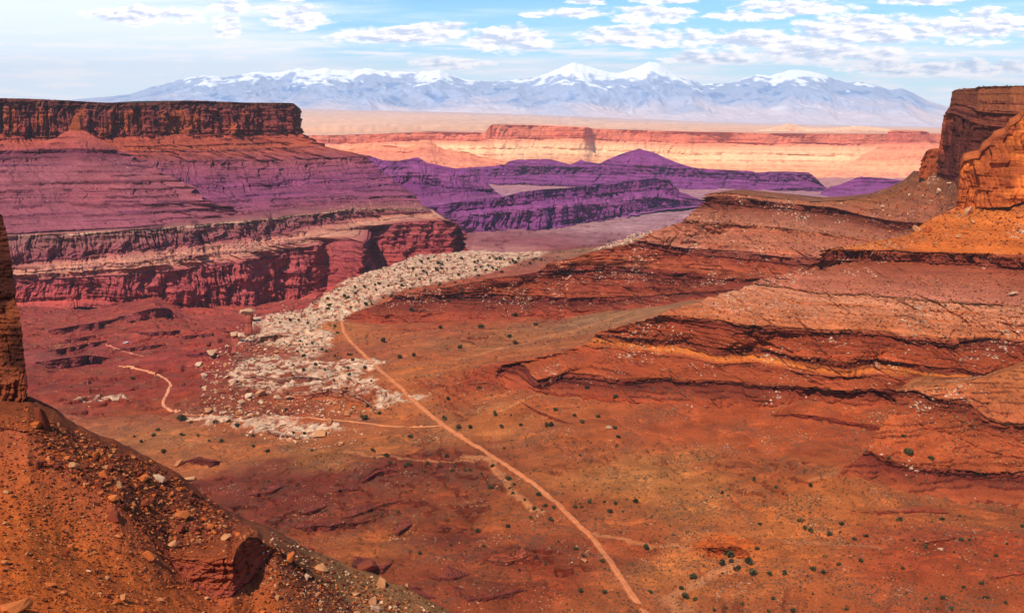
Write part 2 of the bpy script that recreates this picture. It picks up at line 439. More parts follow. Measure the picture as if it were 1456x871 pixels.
    if bayamp:
        bay = fbm2(Sg / baylen, Z / 400.0 + seed, 3, seed + 2)
        env = np.minimum(1, np.minimum(s, 1 - s) * 12)[None]
        wt = np.clip(np.array(Tpar)[:, None], 0, 1)
        d = d + bayamp * bay * env * (0.3 + 0.7 * wt)
    R[..., :2] += O[None] * d[..., None]
    R[..., 2] += ar[:, None] * 0.45 * fbm3(R[..., 0] / g1 + 31, R[..., 1] / g1, Z / g1, 4) * (1 - 0.7 * RK)
    if any('hl' in c for c in cons):
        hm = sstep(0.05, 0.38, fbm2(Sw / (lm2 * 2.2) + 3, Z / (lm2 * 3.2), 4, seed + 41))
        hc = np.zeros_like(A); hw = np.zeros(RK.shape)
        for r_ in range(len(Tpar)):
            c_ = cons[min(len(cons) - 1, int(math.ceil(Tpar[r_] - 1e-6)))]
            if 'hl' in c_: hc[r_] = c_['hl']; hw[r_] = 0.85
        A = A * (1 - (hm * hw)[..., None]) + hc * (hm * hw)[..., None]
    nz = fbm2(Sg / 60.0, Z / 10.0, 4, seed + 20) * colvar
    A = np.clip(A * (1 + nz[..., None] * np.array((1.0, 1.15, 1.1))), 0.004, 0.95)
    if toe:
        e = R[-1:].copy(); e[..., :2] += O[None] * 10.0; e[..., 2] -= 16.0
        R = np.concatenate([R, e], 0); A = np.concatenate([A, A[-1:]], 0); RK = np.concatenate([RK, RK[-1:]], 0)
    if wrapR is not None:
        e = R[:, -1:] + np.array(wrapR)
        R = np.concatenate([R, e], 1); A = np.concatenate([A, A[:, -1:]], 1); RK = np.concatenate([RK, RK[:, -1:]], 1)
    if wrapL is not None:
        e = R[:, :1] + np.array(wrapL)
        R = np.concatenate([e, R], 1); A = np.concatenate([A[:, :1], A], 1); RK = np.concatenate([RK[:, :1], RK], 1)
    nr, nc = R.shape[:2]
    Fq = grid_faces(nr, nc)
    o = mesh_from_arrays(name, R.reshape(-1, 3), Fq[:, ::-1], mat, A.reshape(-1, 3), RK.reshape(-1))
    return o

# ================================================================ the landforms
M_FAR = terrain_mat('far rock', 30.0, strata=0.30, bump=0.7, var=0.36, strata_h=20.0)
M_MID = terrain_mat('shade-tinted canyon rock', 7.0, strata=0.30, bump=0.8, var=0.42, strata_h=7.0, stones=(7.0, .5, (0.42, 0.2, 0.2), .6))  # purple of cloud shade and haze is painted into its albedo
M_NEAR = terrain_mat('red canyon rock', 2.4, strata=0.30, bump=0.9, var=0.50, strata_h=3.0, scrub=(4.2, 0.42, (0.045, 0.036, 0.02), 0.8), stones=(3.2, .75, (0.62, 0.38, 0.24), .85))
M_CLIFF = terrain_mat('varnished and shaded sandstone', 4.0, strata=0.30, bump=0.9, var=0.5, strata_h=7.0)  # its albedos also carry painted shade and sunlight
M_SCREE = terrain_mat('scree', 0.5, strata=0.12, bump=0.9, var=0.55, strata_h=1.5, scrub=(0.9, 0.3, (0.05, 0.03, 0.015), 0.6))

# --- mountains on the horizon: a high snowy range, ridges and gullies --------------------------
def mountains():
    pk = [(60,150),(110,141),(160,137),(185,134),(215,124),(245,117),(270,110),(292,107),(318,110),(340,107),(362,102),(385,104),(402,102),(425,97),(440,100),(462,97),(480,100),(500,101),(520,97),(540,100),(560,102),(590,102),(612,101),(625,99),(640,106),(662,113),(690,116),(715,115),(745,112),(765,109),(782,103),(800,95),(815,89),(832,93),(850,98),(866,103),(880,104),(905,96),(922,88),(935,90),(950,100),(962,106),(980,112),(1000,120),(1015,119),(1040,118),(1060,111),(1078,106),(1095,108),(1112,102),(1128,99),(1150,101),(1170,106),(1188,113),(1205,118),(1225,116),(1245,121),(1265,128),(1283,126),(1300,133),(1318,143),(1345,151),(1400,156),(1500,158)]
    pk = np.array(pk, float)
    nc, nr = 900, 260
    px = np.linspace(60, 1500, nc)
    top = np.interp(px, pk[:, 0], pk[:, 1]) - 1.6 * fbm2(px / 13.0, px * 0, 4, 3) * sstep(140, 120, np.interp(px, pk[:, 0], pk[:, 1]))
    Dt, Db = 52000.0, 41000.0
    Ptop = PD(px, top, Dt)
    zb = np.interp(px, [60, 430, 700, 900, 1340, 1500], [-280, -300, -420, -640, -930, -960])
    t = np.linspace(0, 1, nr)[:, None]
    D = Db + (Dt - Db) * t
    X = Ptop[None, :, 0] / Dt * D
    prof = 0.10 * t + 0.90 * t ** 2.1
    H = (Ptop[None, :, 2] - zb[None])
    # spurs: ridged noise that runs down from the crest
    wx = X + 700 * fbm2(X / 2600, D / 2600, 3, 5)
    wy = D + 700 * fbm2(X / 2600 + 40, D / 2600, 3, 6)
    rid = np.zeros_like(X); a = 1.0
    for k, sc in enumerate((4200, 2100, 1000, 480, 230)):
        n = 1 - 2.0 * np.abs(pn2(wx / sc + k * 13, wy / (sc * 1.9), 40 + k)); rid = rid + a * n; a *= 0.55
    rid = rid / 2.0
    shape = prof + 0.33 * np.sin(np.pi * np.clip(t, 0, 1)) ** 1.0 * (rid - 0.25) * (0.5 + t)
    shape = np.where(t > 0.97, prof, shape)
    shape = np.minimum(shape, prof + (1 - t) * 0.55)
    Z = zb[None] + H * shape
    # far side
    V = np.stack([X, D + 0 * X, Z], -1)
    bk = [V]
    for f, dd in ((0.75, 900), (0.4, 2600), (0.0, 6000)):
        r = V[-1].copy(); r[:, 1] += dd; r[:, 2] = zb + H * f; bk.append(r[None])
    V = np.concatenate(bk, 0)
    Zr = V[..., 2]
    n1 = fbm2(V[..., 0] / 900, V[..., 1] / 900, 5, 60)
    n2 = fbm2(V[..., 0] / 2600, V[..., 1] / 2600, 4, 61)
    rr = np.concatenate([rid] + [rid[-1:]] * 3, 0)
    dry = np.array(C(226, 204, 208)); hazy_forest = np.array(C(112, 142, 190)); mid = np.array(C(168, 180, 210)); snow = np.array((0.9, 0.9, 0.92))  # distance haze put into the pale and blue albedos
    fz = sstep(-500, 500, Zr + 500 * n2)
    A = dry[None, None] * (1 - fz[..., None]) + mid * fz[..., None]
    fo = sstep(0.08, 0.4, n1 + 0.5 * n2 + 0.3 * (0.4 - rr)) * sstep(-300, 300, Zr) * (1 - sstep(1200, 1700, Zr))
    A = A * (1 - 0.9 * fo[..., None]) + hazy_forest * 0.9 * fo[..., None]
    n3 = fbm2(V[..., 0] / 330, V[..., 1] / 700, 5, 63)
    sn = sstep(0.0, 300, Zr - 1120 + 620 * n1 + 520 * (rr - 0.4) + 250 * n2 + 420 * n3)
    A = A * (1 - sn[..., None]) + snow * sn[..., None]
    lowsn = sstep(0.28, 0.5, n1 - 0.3 * n2) * sstep(-700, 0, Zr) * 0.35 * (1 - fo)
    A = A * (1 - lowsn[..., None]) + snow * lowsn[..., None]
    m = terrain_mat('mountain', 500.0, strata=0.0, bump=0.35, var=0.12)
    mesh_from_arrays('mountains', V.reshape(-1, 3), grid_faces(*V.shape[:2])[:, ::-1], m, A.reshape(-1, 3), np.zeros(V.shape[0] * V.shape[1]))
mountains()

PINK, ORNG, PALE = C(236, 160, 130), C(238, 150, 90), C(255, 205, 160)
# --- pale desert plain between the far cliffs and the mountains --------------------------------
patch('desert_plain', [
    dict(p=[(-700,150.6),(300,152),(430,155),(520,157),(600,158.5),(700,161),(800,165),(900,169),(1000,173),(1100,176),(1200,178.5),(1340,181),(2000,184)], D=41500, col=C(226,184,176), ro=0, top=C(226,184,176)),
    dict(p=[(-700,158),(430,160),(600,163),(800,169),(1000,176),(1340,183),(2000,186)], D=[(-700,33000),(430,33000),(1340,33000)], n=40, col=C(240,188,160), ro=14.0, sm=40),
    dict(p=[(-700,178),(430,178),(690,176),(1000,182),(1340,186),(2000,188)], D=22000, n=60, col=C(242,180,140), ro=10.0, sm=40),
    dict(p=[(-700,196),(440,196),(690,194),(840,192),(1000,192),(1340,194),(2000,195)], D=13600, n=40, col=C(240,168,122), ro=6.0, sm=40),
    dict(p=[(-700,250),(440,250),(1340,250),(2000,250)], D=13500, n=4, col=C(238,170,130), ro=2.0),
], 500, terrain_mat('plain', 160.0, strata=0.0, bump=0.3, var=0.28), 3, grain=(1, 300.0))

# --- sunlit far cliffs -------------------------------------------------------------------------
patch('far_cliffs', [
    dict(p=[(380,193),(486,192),(540,190),(613,187),(660,188),(690,188),(697,178),(704,177),(760,178),(836,181),(842,183),(972,187),(1080,189),(1200,190),(1340,190),(1420,190)], D=[(380,13200),(690,13100),(697,12300),(836,12300),(842,12900),(1420,12600)], col=C(232,150,105), top=C(225,170,140), ro=4, sm=3),
    dict(p=[(380,205),(486,204),(613,199),(660,200),(685,200),(694,197),(760,197),(836,196),(848,198),(972,203),(1080,204),(1200,204),(1340,204),(1420,204)], s=9, n=26, fl=26.0, lam=110.0, ro=6, cliff=0.75, col=C(236,130,92), rk=C(212,104,76), sm=3),
    dict(p=[(380,226),(486,222),(613,214),(690,212),(760,211),(836,213),(972,221),(1080,220),(1200,222),(1340,222),(1420,222)], s=0.62, n=28, fl=24, lam=120.0, ro=8, led=2, col=C(255,200,145), rk=C(235,140,100)),
    dict(p=[(380,246),(486,243),(613,236),(690,232),(800,232),(972,240),(1080,242),(1200,244),(1340,244),(1420,244)], s=0.4, n=26, fl=18, lam=140.0, ro=9, led=3, col=C(250,160,110), rk=C(230,120,90)),
    dict(p=[(380,290),(700,284),(972,280),(1200,280),(1420,280)], s=0.28, n=34, fl=14, lam=160.0, ro=10, led=4, col=C(240,140,105), rk=C(225,115,90)),
], 900, M_FAR, 11, back=(0, 700, 6), bayamp=120.0, baylen=500.0, grain=(1, 90.0), colvar=0.2)
patch('butte', [   # lone flat-topped butte before the far cliffs
    dict(p=[(1262,188),(1268,186),(1290,186),(1318,187),(1327,193)], D=11800, col=C(238,150,105), ro=2, sm=2),
    dict(p=[(1258,203),(1268,203),(1290,203),(1318,201),(1333,203)], s=8, n=14, fl=24, lam=90.0, ro=4, cliff=0.8, col=C(226,122,88), rk=C(206,98,76), sm=2),
    dict(p=[(1200,236),(1230,236),(1290,236),(1330,234),(1400,234)], s=0.5, n=24, fl=14, lam=110.0, ro=7, led=3, col=C(250,165,115), rk=C(232,130,95)),
    dict(p=[(1140,268),(1200,270),(1290,270),(1330,268),(1430,268)], s=0.35, n=20, fl=14, lam=130.0, ro=7, led=3, col=C(240,145,110), rk=C(225,115,90)),
], 260, M_FAR, 13, wrapL=(220, 500, -20), wrapR=(120, 500, -20), back=(120, 350, 0), grain=(1, 80.0))
patch('ridge', [   # low pale hills on the rim of the far cliffs
    dict(p=[(1060,188),(1092,183),(1112,178),(1122,175),(1132,178),(1150,183),(1180,183),(1215,179),(1235,180),(1270,185),(1330,189)], D=15200, col=C(248,190,150), ro=3, sm=3),
    dict(p=[(1040,194),(1120,193),(1200,193),(1350,195)], s=0.35, n=14, ro=6, fl=12, lam=150.0, led=2, col=C(245,175,135), rk=C(235,150,110)),
], 240, M_FAR, 14, back=(0, 600, -60), grain=(1, 120.0))
patch('mesa', [   # orange lower mesa before the far cliffs, to the left
    dict(p=[(420,222),(470,214),(500,209),(530,206),(560,207),(578,209),(590,204),(597,199),(611,199),(622,207),(632,212),(665,216),(680,222),(720,228),(760,238)], D=10400, col=C(238,145,100), ro=3, sm=3),
    dict(p=[(410,232),(470,224),(530,216),(580,217),(600,212),(640,222),(700,232),(770,246)], s=0.8, n=16, fl=16, lam=90.0, ro=6, led=2, col=C(235,130,95), rk=C(228,120,88)),
    dict(p=[(400,250),(480,240),(560,236),(640,240),(710,248),(790,256)], s=0.35, n=22, fl=14, lam=120.0, ro=8, led=3, col=C(240,145,105), rk=C(225,118,92)),
    dict(p=[(380,275),(480,270),(560,266),(640,264),(720,264),(810,266)], s=0.25, n=20, fl=10, lam=130.0, ro=8, led=3, col=C(235,130,105), rk=C(220,105,85)),
], 420, M_FAR, 17, back=(0, 700, -60), bayamp=50.0, baylen=300.0, grain=(1, 80.0))

# --- mesas of the middle distance, cloud shade and haze painted as purple -------------------------------------------------------
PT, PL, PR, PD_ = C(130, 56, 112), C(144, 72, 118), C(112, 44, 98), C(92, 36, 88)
patch('mesa', [   # long mesa with a knob
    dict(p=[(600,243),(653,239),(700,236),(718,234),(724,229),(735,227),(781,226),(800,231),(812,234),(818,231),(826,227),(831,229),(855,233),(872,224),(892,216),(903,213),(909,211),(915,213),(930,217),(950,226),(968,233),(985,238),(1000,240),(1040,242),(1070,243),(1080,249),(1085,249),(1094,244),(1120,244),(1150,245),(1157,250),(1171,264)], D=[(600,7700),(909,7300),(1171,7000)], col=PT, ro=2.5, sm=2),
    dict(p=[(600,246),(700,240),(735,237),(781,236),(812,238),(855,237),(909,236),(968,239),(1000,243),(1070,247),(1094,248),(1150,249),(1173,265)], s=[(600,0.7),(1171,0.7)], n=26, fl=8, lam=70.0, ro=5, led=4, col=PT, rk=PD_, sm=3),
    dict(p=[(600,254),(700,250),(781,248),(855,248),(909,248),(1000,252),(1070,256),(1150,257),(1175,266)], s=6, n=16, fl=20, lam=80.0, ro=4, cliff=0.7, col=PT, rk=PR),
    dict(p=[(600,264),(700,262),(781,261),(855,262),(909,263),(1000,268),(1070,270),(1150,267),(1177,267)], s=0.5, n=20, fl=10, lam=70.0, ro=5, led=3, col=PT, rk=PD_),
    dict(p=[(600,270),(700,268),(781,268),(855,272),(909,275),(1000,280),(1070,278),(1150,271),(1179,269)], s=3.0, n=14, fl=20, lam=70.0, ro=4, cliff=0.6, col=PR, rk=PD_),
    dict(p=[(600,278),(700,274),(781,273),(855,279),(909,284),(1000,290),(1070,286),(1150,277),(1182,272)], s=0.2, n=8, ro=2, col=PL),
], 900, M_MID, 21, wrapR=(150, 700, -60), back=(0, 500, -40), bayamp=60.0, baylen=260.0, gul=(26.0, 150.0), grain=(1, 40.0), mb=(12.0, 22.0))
patch('mesa', [   # low purple mesa in front of the orange plain, by the right cliff
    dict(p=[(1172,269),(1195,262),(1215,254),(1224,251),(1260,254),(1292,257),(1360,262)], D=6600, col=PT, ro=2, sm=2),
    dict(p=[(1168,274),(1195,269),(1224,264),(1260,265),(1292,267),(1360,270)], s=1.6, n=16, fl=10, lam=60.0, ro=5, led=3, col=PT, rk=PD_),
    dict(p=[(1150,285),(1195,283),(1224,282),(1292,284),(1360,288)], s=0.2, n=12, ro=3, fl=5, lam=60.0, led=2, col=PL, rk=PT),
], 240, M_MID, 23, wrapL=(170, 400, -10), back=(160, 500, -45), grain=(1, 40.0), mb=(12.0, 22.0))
patch('mesa', [   # stepped spur behind the left mesa
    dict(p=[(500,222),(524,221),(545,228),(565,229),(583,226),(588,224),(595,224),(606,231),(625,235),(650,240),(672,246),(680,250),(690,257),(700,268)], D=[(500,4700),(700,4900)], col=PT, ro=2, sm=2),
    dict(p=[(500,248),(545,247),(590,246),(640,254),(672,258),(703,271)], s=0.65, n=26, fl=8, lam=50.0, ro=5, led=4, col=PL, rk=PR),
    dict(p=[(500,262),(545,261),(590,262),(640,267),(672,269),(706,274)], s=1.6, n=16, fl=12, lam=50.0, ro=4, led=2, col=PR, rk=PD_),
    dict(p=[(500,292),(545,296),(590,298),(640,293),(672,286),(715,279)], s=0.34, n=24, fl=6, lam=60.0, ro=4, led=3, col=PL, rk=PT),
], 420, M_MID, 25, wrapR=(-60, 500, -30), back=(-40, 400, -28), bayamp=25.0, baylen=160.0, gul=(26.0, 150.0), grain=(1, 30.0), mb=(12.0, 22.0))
patch('mesa', [   # long bench cliff right of the centre, in two tiers
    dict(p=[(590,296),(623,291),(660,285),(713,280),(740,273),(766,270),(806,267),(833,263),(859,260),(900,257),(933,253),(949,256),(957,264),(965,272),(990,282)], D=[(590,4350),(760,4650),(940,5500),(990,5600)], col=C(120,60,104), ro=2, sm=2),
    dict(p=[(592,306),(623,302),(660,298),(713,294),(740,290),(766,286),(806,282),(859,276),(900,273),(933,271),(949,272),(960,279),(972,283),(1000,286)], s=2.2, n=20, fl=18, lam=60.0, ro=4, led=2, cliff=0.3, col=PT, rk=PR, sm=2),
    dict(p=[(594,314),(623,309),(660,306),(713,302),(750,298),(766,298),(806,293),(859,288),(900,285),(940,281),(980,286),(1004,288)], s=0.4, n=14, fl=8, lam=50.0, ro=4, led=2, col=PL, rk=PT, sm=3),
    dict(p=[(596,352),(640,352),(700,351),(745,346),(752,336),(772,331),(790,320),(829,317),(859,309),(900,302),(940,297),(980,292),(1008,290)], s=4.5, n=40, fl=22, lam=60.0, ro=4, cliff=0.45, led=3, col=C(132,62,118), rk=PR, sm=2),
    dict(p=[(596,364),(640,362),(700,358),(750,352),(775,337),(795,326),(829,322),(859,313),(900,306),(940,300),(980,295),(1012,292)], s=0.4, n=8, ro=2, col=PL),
], 700, M_MID, 27, wrapR=(40, 500, -60), back=(20, 260, -26), bayamp=35.0, baylen=130.0, gul=(26.0, 150.0), grain=(1, 26.0), mb=(12.0, 22.0))

# --- the big mesa on the left ------------------------------------------------------------------
WG, WGK = C(160,70,53), C(128,54,51)
TL, TL2 = C(158,75,64), C(144,70,73)
SOIL = C(160,79,64)
patch('mesa', [
    dict(p=[(-70,138),(0,139.5),(60,141),(105,143.5),(150,146),(165,146),(215,147),(240,145),(275,143),(292,143.5),(350,146),(405,146.3),(415,146.6),(419,147)], D=[(-70,3100),(150,3220),(290,3350),(418,3520)], col=C(108,53,39), top=C(63,43,31), ro=1.5, sm=3),
    dict(p=[(-70,150),(0,151),(60,152),(150,156),(215,156),(290,154),(350,155),(405,155),(415,155),(420.5,155)], s=2.4, n=10, ro=2.2, ed=.2, led=2, col=C(108,53,46), rk=C(75,32,33), sm=3),
    dict(p=[(-70,190),(0,190),(40,194),(75,197),(110,196),(150,194),(200,193),(230,190),(290,190),(330,191),(360,192),(400,190),(426,189)], s=16, n=60, fl=14.0, lam=30.0, bk=.7, ro=2.0, vert=.9, ed=.25, cliff=0.6, col=WG, rk=WGK, hl=C(167,79,44), sm=3),
    dict(p=[(-70,212),(0,211),(100,212),(200,213),(300,212),(400,208),(445,203),(467,210)], s=0.6, n=26, fl=4, lam=26.0, ro=2.6, col=C(167,79,56)),
    dict(p=[(-70,232),(0,230),(100,229),(200,229),(300,230),(400,229),(470,226),(525,223)], s=0.52, n=30, fl=4, lam=40.0, ro=3, led=4, a=.08, col=C(144,70,75), rk=C(93,41,71)),
    dict(p=[(-70,262),(100,260),(200,258),(300,260),(400,258),(480,252),(541,241)], s=0.50, n=42, fl=5, lam=40.0, ro=3.2, led=5, a=.08, col=C(133,63,92), rk=C(90,39,77)),
    dict(p=[(-70,294),(100,291),(200,289),(300,286),(400,278),(480,272),(570,264)], s=0.50, n=42, fl=5, lam=40.0, ro=3.2, led=5, a=.08, col=C(135,65,95), rk=C(91,39,79)),
    dict(p=[(-70,327),(30,325),(200,318),(300,307),(400,299),(440,293),(500,289),(560,286),(600,286)], D=[(-70,2600),(30,2660),(200,2720),(400,3050),(500,3170),(600,3270)], n=36, fl=4, lam=40.0, ro=3, led=4, a=.06, col=C(136,67,79), rk=C(93,41,77)),
    dict(p=[(-70,338),(30,335),(100,332),(190,327),(260,322),(330,315),(390,310),(440,305),(500,296),(560,296),(606,297)], D=[(-70,2400),(30,2508),(190,2600),(390,2900),(440,2970),(500,3070),(560,3140),(606,3200)], n=14, ro=1.5, col=C(158,94,86), rk=PT),
    dict(p=[(-70,341),(30,337.5),(100,334.5),(190,329.5),(260,324.5),(330,317.5),(390,312),(440,306.5),(500,297.5),(560,297.5),(607,298)], s=6, n=3, ro=1.5, fl=5, lam=18.0, col=C(185,137,108), blend=False, sm=3),
    dict(p=[(-70,378),(30,374),(100,366),(190,356),(260,348),(330,340),(390,333),(440,322),(500,310),(560,304),(613,302)], s=5, n=34, fl=9, lam=18.0, bk=.6, ro=2.0, vert=.7, cliff=0.65, col=C(158,79,77), rk=C(126,56,70), sm=3),
    dict(p=[(-70,392),(30,389),(100,384),(250,371),(350,357),(430,343),(480,329),(520,321),(560,311),(624,306)], s=0.55, n=20, fl=4, lam=16.0, ro=2.6, led=1, col=C(214,146,113), rk=C(135,65,73)),
    dict(p=[(-70,404),(30,399),(170,393),(250,385),(350,372),(410,357),(430,353),(447,349),(452,346),(462,343),(500,341),(514,345),(518,339),(524,325),(560,318),(620,313),(640,313),(652,320),(661,332)], z=[(-70,-407),(300,-404),(390,-397),(447,-378),(520,-356),(560,-338),(620,-333),(645,-334),(661,-373)], n=24, led=3, a=.1, ro=2.2, col=C(171,82,79), rk=C(122,53,70), sm=2),
    dict(p=[(-70,430),(30,428),(110,425),(200,431),(300,437),(400,434),(430,423),(447,414),(452,411),(462,409),(500,403),(514,396),(518,388),(524,372),(560,373),(620,367),(640,364),(655,358),(664,352)], s=7, n=64, fl=11, lam=24.0, bk=.5, ro=2.0, vert=.7, led=6, cliff=0.3, la=.9, col=C(187,77,67), rk=C(148,58,64), sm=2),
    dict(p=[(-70,442),(30,440),(110,437),(200,442),(300,449),(400,445),(447,426),(500,412),(524,384),(560,384),(640,376),(668,360)], s=0.42, n=10, ro=1.5, fl=5, lam=30.0, col=C(165,72,64), sm=3),
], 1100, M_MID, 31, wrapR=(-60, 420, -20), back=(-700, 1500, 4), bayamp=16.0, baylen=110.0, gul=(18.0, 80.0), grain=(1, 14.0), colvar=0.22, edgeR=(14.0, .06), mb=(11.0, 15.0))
patch('spur', [   # layered spur with a cone on top, before the left mesa
    dict(p=[(-70,205),(0,203),(40,203),(75,198),(92,188),(103,183),(110,183),(124,188),(140,198),(152,205),(174,212)], D=[(-70,2900),(108,2990),(174,2960)], col=C(167,76,59), ro=1.6, sm=3),
    dict(p=[(-70,216),(0,214),(100,210),(150,212),(187,216)], s=0.62, n=18, ro=2, fl=2, lam=20.0, col=C(160,73,68)),
    dict(p=[(-70,221),(0,219),(100,216),(150,218),(189,221)], s=4, n=8, ro=2, fl=4, lam=16.0, cliff=.6, col=C(119,52,64), rk=C(94,39,59)),
    dict(p=[(-70,238),(0,237),(100,236),(180,236),(213,238)], s=0.55, n=20, led=2, ro=2.2, fl=3, lam=25.0, col=C(145,76,82), rk=C(98,44,71)),
    dict(p=[(-70,266),(0,264),(100,262),(200,262),(262,262)], s=0.58, n=32, led=3, ro=2.6, fl=4, lam=30.0, col=C(146,76,82), rk=C(100,42,66)),
    dict(p=[(-70,292),(0,290),(100,289),(200,289),(301,289)], s=0.58, n=32, led=5, a=.1, ro=2.6, fl=4, lam=30.0, col=C(145,73,82), rk=C(100,42,66)),
    dict(p=[(-70,334),(30,331),(190,323),(300,314),(386,309)], D=[(-70,2440),(30,2540),(190,2640),(386,2990)], n=44, led=5, a=.08, ro=2.6, fl=4, lam=30.0, col=C(153,78,86), rk=C(103,44,70)),
], 620, M_MID, 33, wrapR=(-120, 300, -10), bayamp=8.0, baylen=70.0, gul=(12.0, 80.0), grain=(1, 12.0), colvar=0.22, edgeR=(26.0, .14), mb=(12.0, 17.0))
patch('rock_spire', [   # the small tower on the cone
    dict(p=[(99,181),(102,171),(105,164),(109,163),(113,168),(116,183)], D=2990, col=C(160,79,43), ro=.8, sm=2),
    dict(p=[(97,187),(101,187),(105,188),(109,188),(114,188),(118,187)], s=5, n=20, fl=3, lam=7.0, ro=1.2, cliff=.6, col=C(160,79,43), rk=C(135,63,36), sm=2),
], 50, M_MID, 34, wrapL=(4, 14, -3), wrapR=(-4, 14, -3), back=(0, 12, -1), grain=(1, 8.0))

# --- the right hand cliff and the slopes below it ----------------------------------------------
RW, RWK = C(132, 62, 44), C(92, 42, 34)  # shaded side of the wall put into its dark colour
patch('cliff', [
    dict(p=[(1353,131),(1357,128),(1370,126),(1385,125.5),(1392,123.5),(1437,122),(1475,121),(1570,118)], D=[(1353,1650),(1372,1560),(1390,1440),(1437,1350),(1475,1310),(1570,1240)], col=C(150,84,50), top=C(96,72,42), ro=0.9, sm=3),
    dict(p=[(1350,151),(1357,148),(1375,152),(1400,158),(1437,160),(1475,162),(1570,168)], s=1.5, n=34, led=4, la=1, ro=2.0, fl=2, lam=14, col=C(150,78,48), rk=C(120,56,40), sm=3),
    dict(p=[(1343,161),(1350,161),(1357,163),(1375,170),(1400,177),(1437,180),(1475,182),(1570,188)], s=3.0, n=20, led=2, la=1, fl=4, lam=20, ro=1.6, cliff=.4, col=C(140,70,46), rk=C(104,44,34), sm=3),
    dict(p=[(1334,247),(1345,249),(1357,250),(1375,252),(1400,254),(1437,256),(1475,258),(1570,262)], s=12, n=110, fl=8, lam=18.0, bk=.8, ro=1.2, cliff=.7, col=RW, rk=RWK, hl=C(164,76,44), sm=3),
    dict(p=[(1334,276),(1345,284),(1357,300),(1375,310),(1400,312),(1437,312),(1475,314),(1570,318)], s=5, n=20, ro=1.0, col=C(170,98,60)),
], 420, M_CLIFF, 41, wrapL=(200, 420, 0), back=(190, 380, 4), bayamp=10.0, baylen=90.0, grain=(1, 7.0), vert=.8, world=(-.75,-.66))
patch('cliff', [   # small shoulder at the foot of the cliff
    dict(p=[(1309,229),(1313,222),(1317,215),(1322,212),(1332,211),(1345,211)], D=1660, col=C(170,86,48), ro=.8, sm=2),
    dict(p=[(1305,250),(1312,254),(1320,258),(1330,262),(1337,264),(1350,266)], s=6, n=30, fl=4, lam=10.0, ro=1.2, cliff=.5, col=C(176,86,46), rk=C(136,60,36), sm=2),
], 60, M_CLIFF, 43, wrapL=(32, 60, -6), back=(30, 60, -2), grain=(1, 6.0))
patch('cliff', [   # columned buttress nearer to us, sunlight put into its bright colour
    dict(p=[(1362,268),(1366,238),(1370,229),(1380,226),(1392,224),(1396,214),(1408,205),(1414,197),(1428,192),(1436,180),(1450,172),(1460,158),(1500,145),(1570,135)], D=[(1362,1325),(1416,1296),(1456,1270),(1570,1180)], col=C(176,88,44), ro=.9, sm=1),
    dict(p=[(1358,304),(1366,301),(1375,298),(1390,295),(1412,294),(1434,293),(1456,286),(1500,290),(1570,296)], s=9, n=150, fl=9, lam=9.0, bk=1.0, ro=.5, cliff=.5, col=C(214,106,42), rk=C(160,72,36), hl=C(226,118,48), sm=2),
], 260, M_CLIFF, 45, wrapL=(45, 100, 2), back=(3, 8, 9), grain=(1, 5.0), colvar=.35, vert=.9, world=(-.35,-.94))

